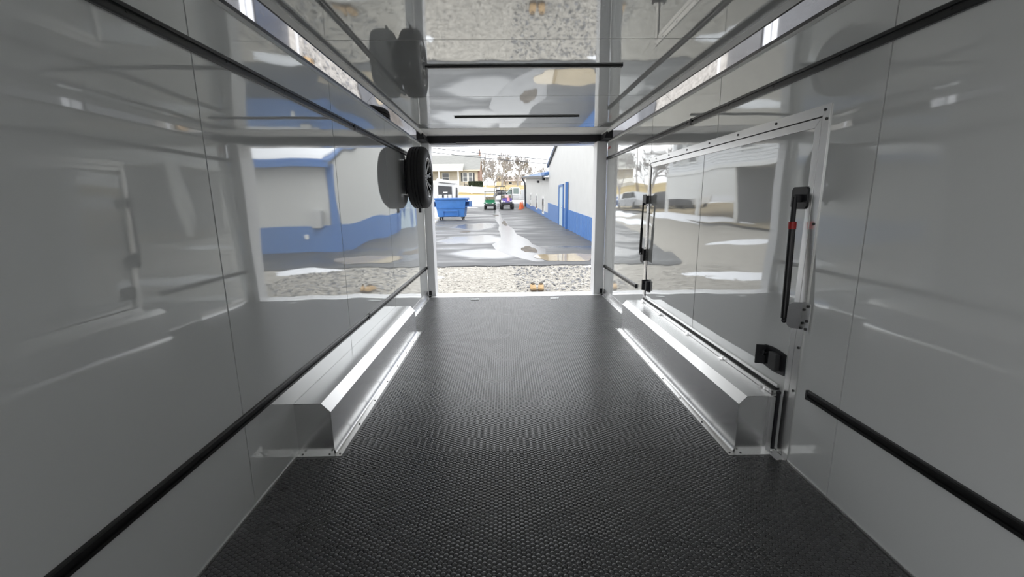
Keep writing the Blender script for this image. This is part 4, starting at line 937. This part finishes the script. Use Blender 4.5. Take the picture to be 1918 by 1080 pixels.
ch = MB().box(X(-4.25), X(-3.95), 3.6, 4.4, Z(8.9), Z(9.85)).build('chimney', M_BRICK, hs)
MB().cyl((X(-4.1), 4.0, Z(9.85)), (X(-4.1), 4.0, Z(10.2)), 0.1, n=10).build('chimney_pot', M_DKM, ch)
MB().box(X(-6.35), X(-5.85), -1.6, -1.1, 0.35, 0.42).box(X(-6.35), X(-6.3), -1.6, -1.1, 0.0, 0.8).box(X(-5.9), X(-5.85), -1.6, -1.1, 0.0, 0.4).build('porch_steps_rail', M_DKM, hs)

# ---- house far across the field
t = thing('distant_house', 'pale brown house half hidden behind bare trees', 'house', (0.9, 112, gz(112)))
M_TAN = mat('tan_wall', (0.50, 0.43, 0.34), 0.8)
MB().box(-2.9, 3.4, 0, 6, -0.2, 1.0).build('wall', M_TAN, t)
MB().prism([(-0.5, 0.95), (3, 2.3), (6.5, 0.95)], 'x', -1.3, 3.8).build('roof', mat('tan_roof', (0.42, 0.36, 0.33), 0.8), t, smooth=0)
MB().box(-2.9, -1.3, -0.6, 3, -0.2, 2.3).build('brick_wing', mat('pale_tan', (0.62, 0.52, 0.36), 0.8), t)
MB().prism([(-3.05, 2.3), (-2.1, 3.0), (-1.15, 2.3)], 'y', -0.7, 3).build('wing_roof', M_ROOF, t, smooth=0)
f_ = MB().box(0.2, 1.1, -0.03, 0.0, 0.2, 0.8).build('window', M_WHITE, t)
MB().box(0.28, 1.02, -0.04, -0.028, 0.26, 0.74).build('pane', M_GLASS, f_)

# ---- bare trees
M_BARK = mat('haze_grey_bark', (0.33, 0.31, 0.30), 0.9, var=0.2, vscale=3)  # bark colour lightened to stand in for distant haze
def bare_tree(loc, h, lab, seed, spread=0.5, depth=6, rmin=0.052, group='bare winter trees beyond the field', name='bare_tree'):
    rr = random.Random(seed)
    t = thing(name, lab, 'tree', loc, group=group)
    tr = MB(); br = MB()
    def grow(p, d, L, r, lev):
        e = p + d * L
        tgt = tr if lev == 0 else br
        tgt.cyl(p, e, r, r * 0.72, n=7 if lev == 0 else 4 if lev < 3 else 3, caps=False)
        if lev >= depth: return
        for k in range(rr.choice((2, 3, 3)) if lev > 0 else 4):
            ax = Vector((rr.uniform(-1, 1), rr.uniform(-1, 1), rr.uniform(-0.3, 0.3))).normalized()
            nd = (Matrix.Rotation(rr.uniform(0.25, 0.95) * spread * 1.5, 3, ax) @ d + Vector((0, 0, 0.10))).normalized()
            q = p + d * L * (rr.uniform(0.55, 1.0) if k else 1.0)
            grow(q, nd, L * rr.uniform(0.62, 0.86), max(rmin, r * rr.uniform(0.48, 0.68)), lev + 1)
    grow(Vector((0, 0, -0.3)), Vector((rr.uniform(-0.04, 0.04), rr.uniform(-0.04, 0.04), 1)).normalized(), h * 0.27, h * 0.027, 0)
    tr.build('trunk', M_BARK, t); br.build('branches', M_BARK, t, smooth=0)
    return t
bare_tree((-0.45, 86, gz(86)), 8.2, 'tall bare tree left of the two near the middle of the view', 2, 0.62)
bare_tree((2.75, 91, gz(91)), 8.0, 'tall slender bare tree right of the two in the middle', 5, 0.45)
bare_tree((-4.9, 92, gz(92)), 7.2, 'bare tree standing just behind the right end of the cream house', 9, 0.6)
rl = random.Random(3)
ORD = ['first', 'second', 'third', 'fourth', 'fifth', 'sixth', 'seventh', 'eighth', 'ninth', 'tenth', 'eleventh', 'twelfth', 'thirteenth', 'fourteenth', 'fifteenth', 'sixteenth', 'seventeenth']
TREE_LABELS = ['hazy bare tree, %s from the left in the row beyond the field' % o for o in ORD]
for i, x in enumerate((-6.5, -4.0, -2.2, 0.4, 3.6, 6.2)):
    y = 100 + (i % 2) * 3
    bare_tree((x, y, gz(y)), rl.uniform(3.6, 4.8), 'leafless shrub, %s from the left in the scrub in front of the brown house' % ORD[i], 120 + i, 0.8, depth=5, rmin=0.05, group='leafless scrub across the field', name='bare_shrub')
for i in range(17):
    x = -34 + i * 4.4 + rl.uniform(-1, 1); y = 128 + rl.uniform(-8, 22)
    t = bare_tree((x, y, gz(y)), rl.uniform(7, 9.5), TREE_LABELS[i], 40 + i, rl.uniform(0.5, 0.7), depth=5, rmin=0.07, group='row of hazy trees far beyond the field')

# ---- overhead wires on two poles
poles = []
for x, lab in ((-15.5, 'wooden utility pole far left, carrying the two wires'), (15.5, 'wooden utility pole far right behind the steel building, carrying the wires')):
    t = thing('utility_pole', lab, 'pole', (x, 60, gz(60)), group='utility poles')
    hz_ = (9.35 if x < 0 else 6.1) - gz(60)
    MB().cyl((0, 0, -0.5), (0, 0, hz_ + 0.5), 0.14, 0.11, n=10).build('shaft', mat('pole_wood', (0.16, 0.12, 0.09), 0.9), t)
    MB().box(-0.06, 0.06, -0.9, 0.9, hz_ - 0.12, hz_).build('crossarm', MATS['pole_wood'], t)
for dy, dz, lab in ((-0.7, 0.0, 'upper of the two thin overhead wires crossing the sky'), (0.7, -0.42, 'lower of the two thin overhead wires crossing the sky')):
    pts = []
    for i in range(25):
        u = i / 24; x = -15.4 + 30.8 * u
        pts.append((x, 60 + dy, 9.2 + (6.0 - 9.2) * u + dz - 0.9 * 4 * u * (1 - u) * 0.25))
    o = MB().tube(pts, 0.045, 5).build('overhead_wire', M_DKM, None)
    tag(o, lab, 'wire', 'overhead wires')

# ---- raised white house to the left (seen mirrored in the right wall), its bank, cars and trees
strip('dirt_bank', M_BANK, [(y, -40, -8.4) for y in (16, 18, 22, 26, 30, 36, 40, 46)], 0.12, 'dry grassy bank under the raised white house')
M_LAP = mat('white_lap_siding', (0.74, 0.75, 0.76), 0.6)
wh = thing('raised_house', 'white clapboard house raised on posts, left of the lot', 'house', (-9.2, 24.5, gz(24.5)))
def LX(x): return x + 9.2
def LY(y): return y - 24.5
zb = gz(24.5)
W = MB()
z = 2.95
while z < 6.4:
    W.hexa([(LX(-9.2), LY(19), z - zb), (LX(-9.2), LY(31), z - zb), (LX(-9.0), LY(31), z - zb), (LX(-9.0), LY(19), z - zb)][::-1], [(LX(-9.2), LY(19), z + 0.165 - zb), (LX(-9.2), LY(31), z + 0.165 - zb), (LX(-9.025), LY(31), z + 0.165 - zb), (LX(-9.025), LY(19), z + 0.165 - zb)][::-1]); z += 0.165
W.build('siding', M_LAP, wh, smooth=0, kind='stuff')
MB().box(LX(-17), LX(-9.2), LY(19), LY(31), 2.9 - zb, 6.4 - zb).build('core', M_LAP, wh)
MB().prism([(LX(-8.5), 6.35 - zb), (LX(-13), 8.6 - zb), (LX(-17.5), 6.35 - zb)], 'y', LY(18.6), LY(31.4)).build('roof', M_ROOF, wh, smooth=0)
MB().box(LX(-9.05), LX(-8.85), LY(18.95), LY(31.05), 2.82 - zb, 3.0 - zb).build('band_board', M_WHITE, wh)
for a, b in ((22.2, 26.2), (26.3, 30.9)): MB().box(LX(-8.98), LX(-8.93), LY(a), LY(b), 1.35 - zb, 2.82 - zb).build('skirt_panel', M_WHITE, wh)
for y in (22.2, 26.25, 30.9): MB().box(LX(-9.05), LX(-8.85), LY(y) - 0.09, LY(y) + 0.09, -0.4, 2.85 - zb).build('post', M_WHITE, wh)
for y, za in ((29.2, 3.6), (27.9, 3.6), (21.2, 3.7)):
    f_ = MB().box(LX(-9.0), LX(-8.95), LY(y) - 0.5, LY(y) + 0.5, za - 0.1 - zb, za + 1.4 - zb).build('window', M_WHITE, wh)
    for k in (0, 0.67): MB().box(LX(-8.96), LX(-8.935), LY(y) - 0.4, LY(y) + 0.4, za + k - zb, za + k + 0.6 - zb).build('pane', M_GLASS, f_)
MB().box(LX(-11.5), LX(-11.3), LY(19), LY(22.2), -0.3, 2.85 - zb).build('porch_wall', mat('shaded_grey_wall', (0.16, 0.16, 0.165), 0.8), wh)  # porch shade is put into this dark grey colour
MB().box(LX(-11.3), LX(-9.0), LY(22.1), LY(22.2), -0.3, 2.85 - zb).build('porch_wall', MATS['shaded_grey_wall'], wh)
d_ = MB().box(LX(-11.28), LX(-11.22), LY(19.5), LY(20.6), 0.05, 2.2 - zb).build('porch_door', M_WHITE, wh)
MB().box(LX(-11.23), LX(-11.2), LY(19.6), LY(20.5), 0.12, 2.1 - zb).build('door_leaf', MATS['charcoal_panel'], d_)
MB().box(LX(-9.1), LX(-8.9), LY(18.9), LY(19.1), -0.3, 2.9 - zb).build('post', M_WHITE, wh)

def parked_car(loc, rz, paint, lab):
    t = thing('parked_car', lab, 'car', loc, rz=rz, group='cars parked beyond the raised house')
    MB().prism([(-2.2, 0.3), (2.2, 0.3), (2.25, 0.75), (1.2, 0.95), (-1.7, 0.98), (-2.2, 0.85)], 'y', -0.88, 0.88).build('body', paint, t, bevel=0.06)
    c_ = MB().prism([(-1.7, 0.95), (1.0, 0.93), (0.35, 1.5), (-1.2, 1.5)], 'y', -0.76, 0.76).build('cabin', paint, t, bevel=0.05)
    for s in (-1, 1): MB().prism([(-1.45, 1.0), (0.7, 0.98), (0.25, 1.42), (-1.1, 1.42)], 'y', *sorted((s * 0.765, s * 0.78))).build('side_window', M_GLASS, c_)
    for x in (-1.35, 1.4):
        for s in (-1, 1): MB().cyl((x, s * 0.72, 0.33), (x, s * 0.9, 0.33), 0.33, n=18).build('wheel', M_TYRE, t)
    for s in (-1, 1): MB().box(2.16, 2.26, s * 0.6 - 0.18, s * 0.6 + 0.18, 0.6, 0.74).build('headlight', M_CHROME, t, bevel=0.01)
parked_car((-9.6, 41.0, gz(41) + 0.036), 1.45, mat('silver_paint', (0.45, 0.46, 0.48), 0.25, 0.5), 'silver car parked past the raised house, nearest the lot')
parked_car((-12.4, 40.5, gz(40.5) + 0.036), 1.5, mat('dark_car_paint', (0.05, 0.05, 0.06), 0.2), 'dark car parked between two paler ones past the raised house')
parked_car((-15.0, 41.5, gz(41.5) + 0.036), 1.5, M_VW, 'white car parked past the raised house, farthest from the lot')
for i, (x, y) in enumerate(((-13.5, 48), (-17.5, 47.5), (-21, 50), (-11, 52))):
    bare_tree((x, y, gz(y)), 7.5, ('leafless tree behind the parked silver car', 'leafless tree behind the parked white car', 'leafless tree at the far left of the lot', 'leafless tree by the street left of the cream house')[i], 70 + i, 0.6, depth=5, group='leafless trees left of the lot')
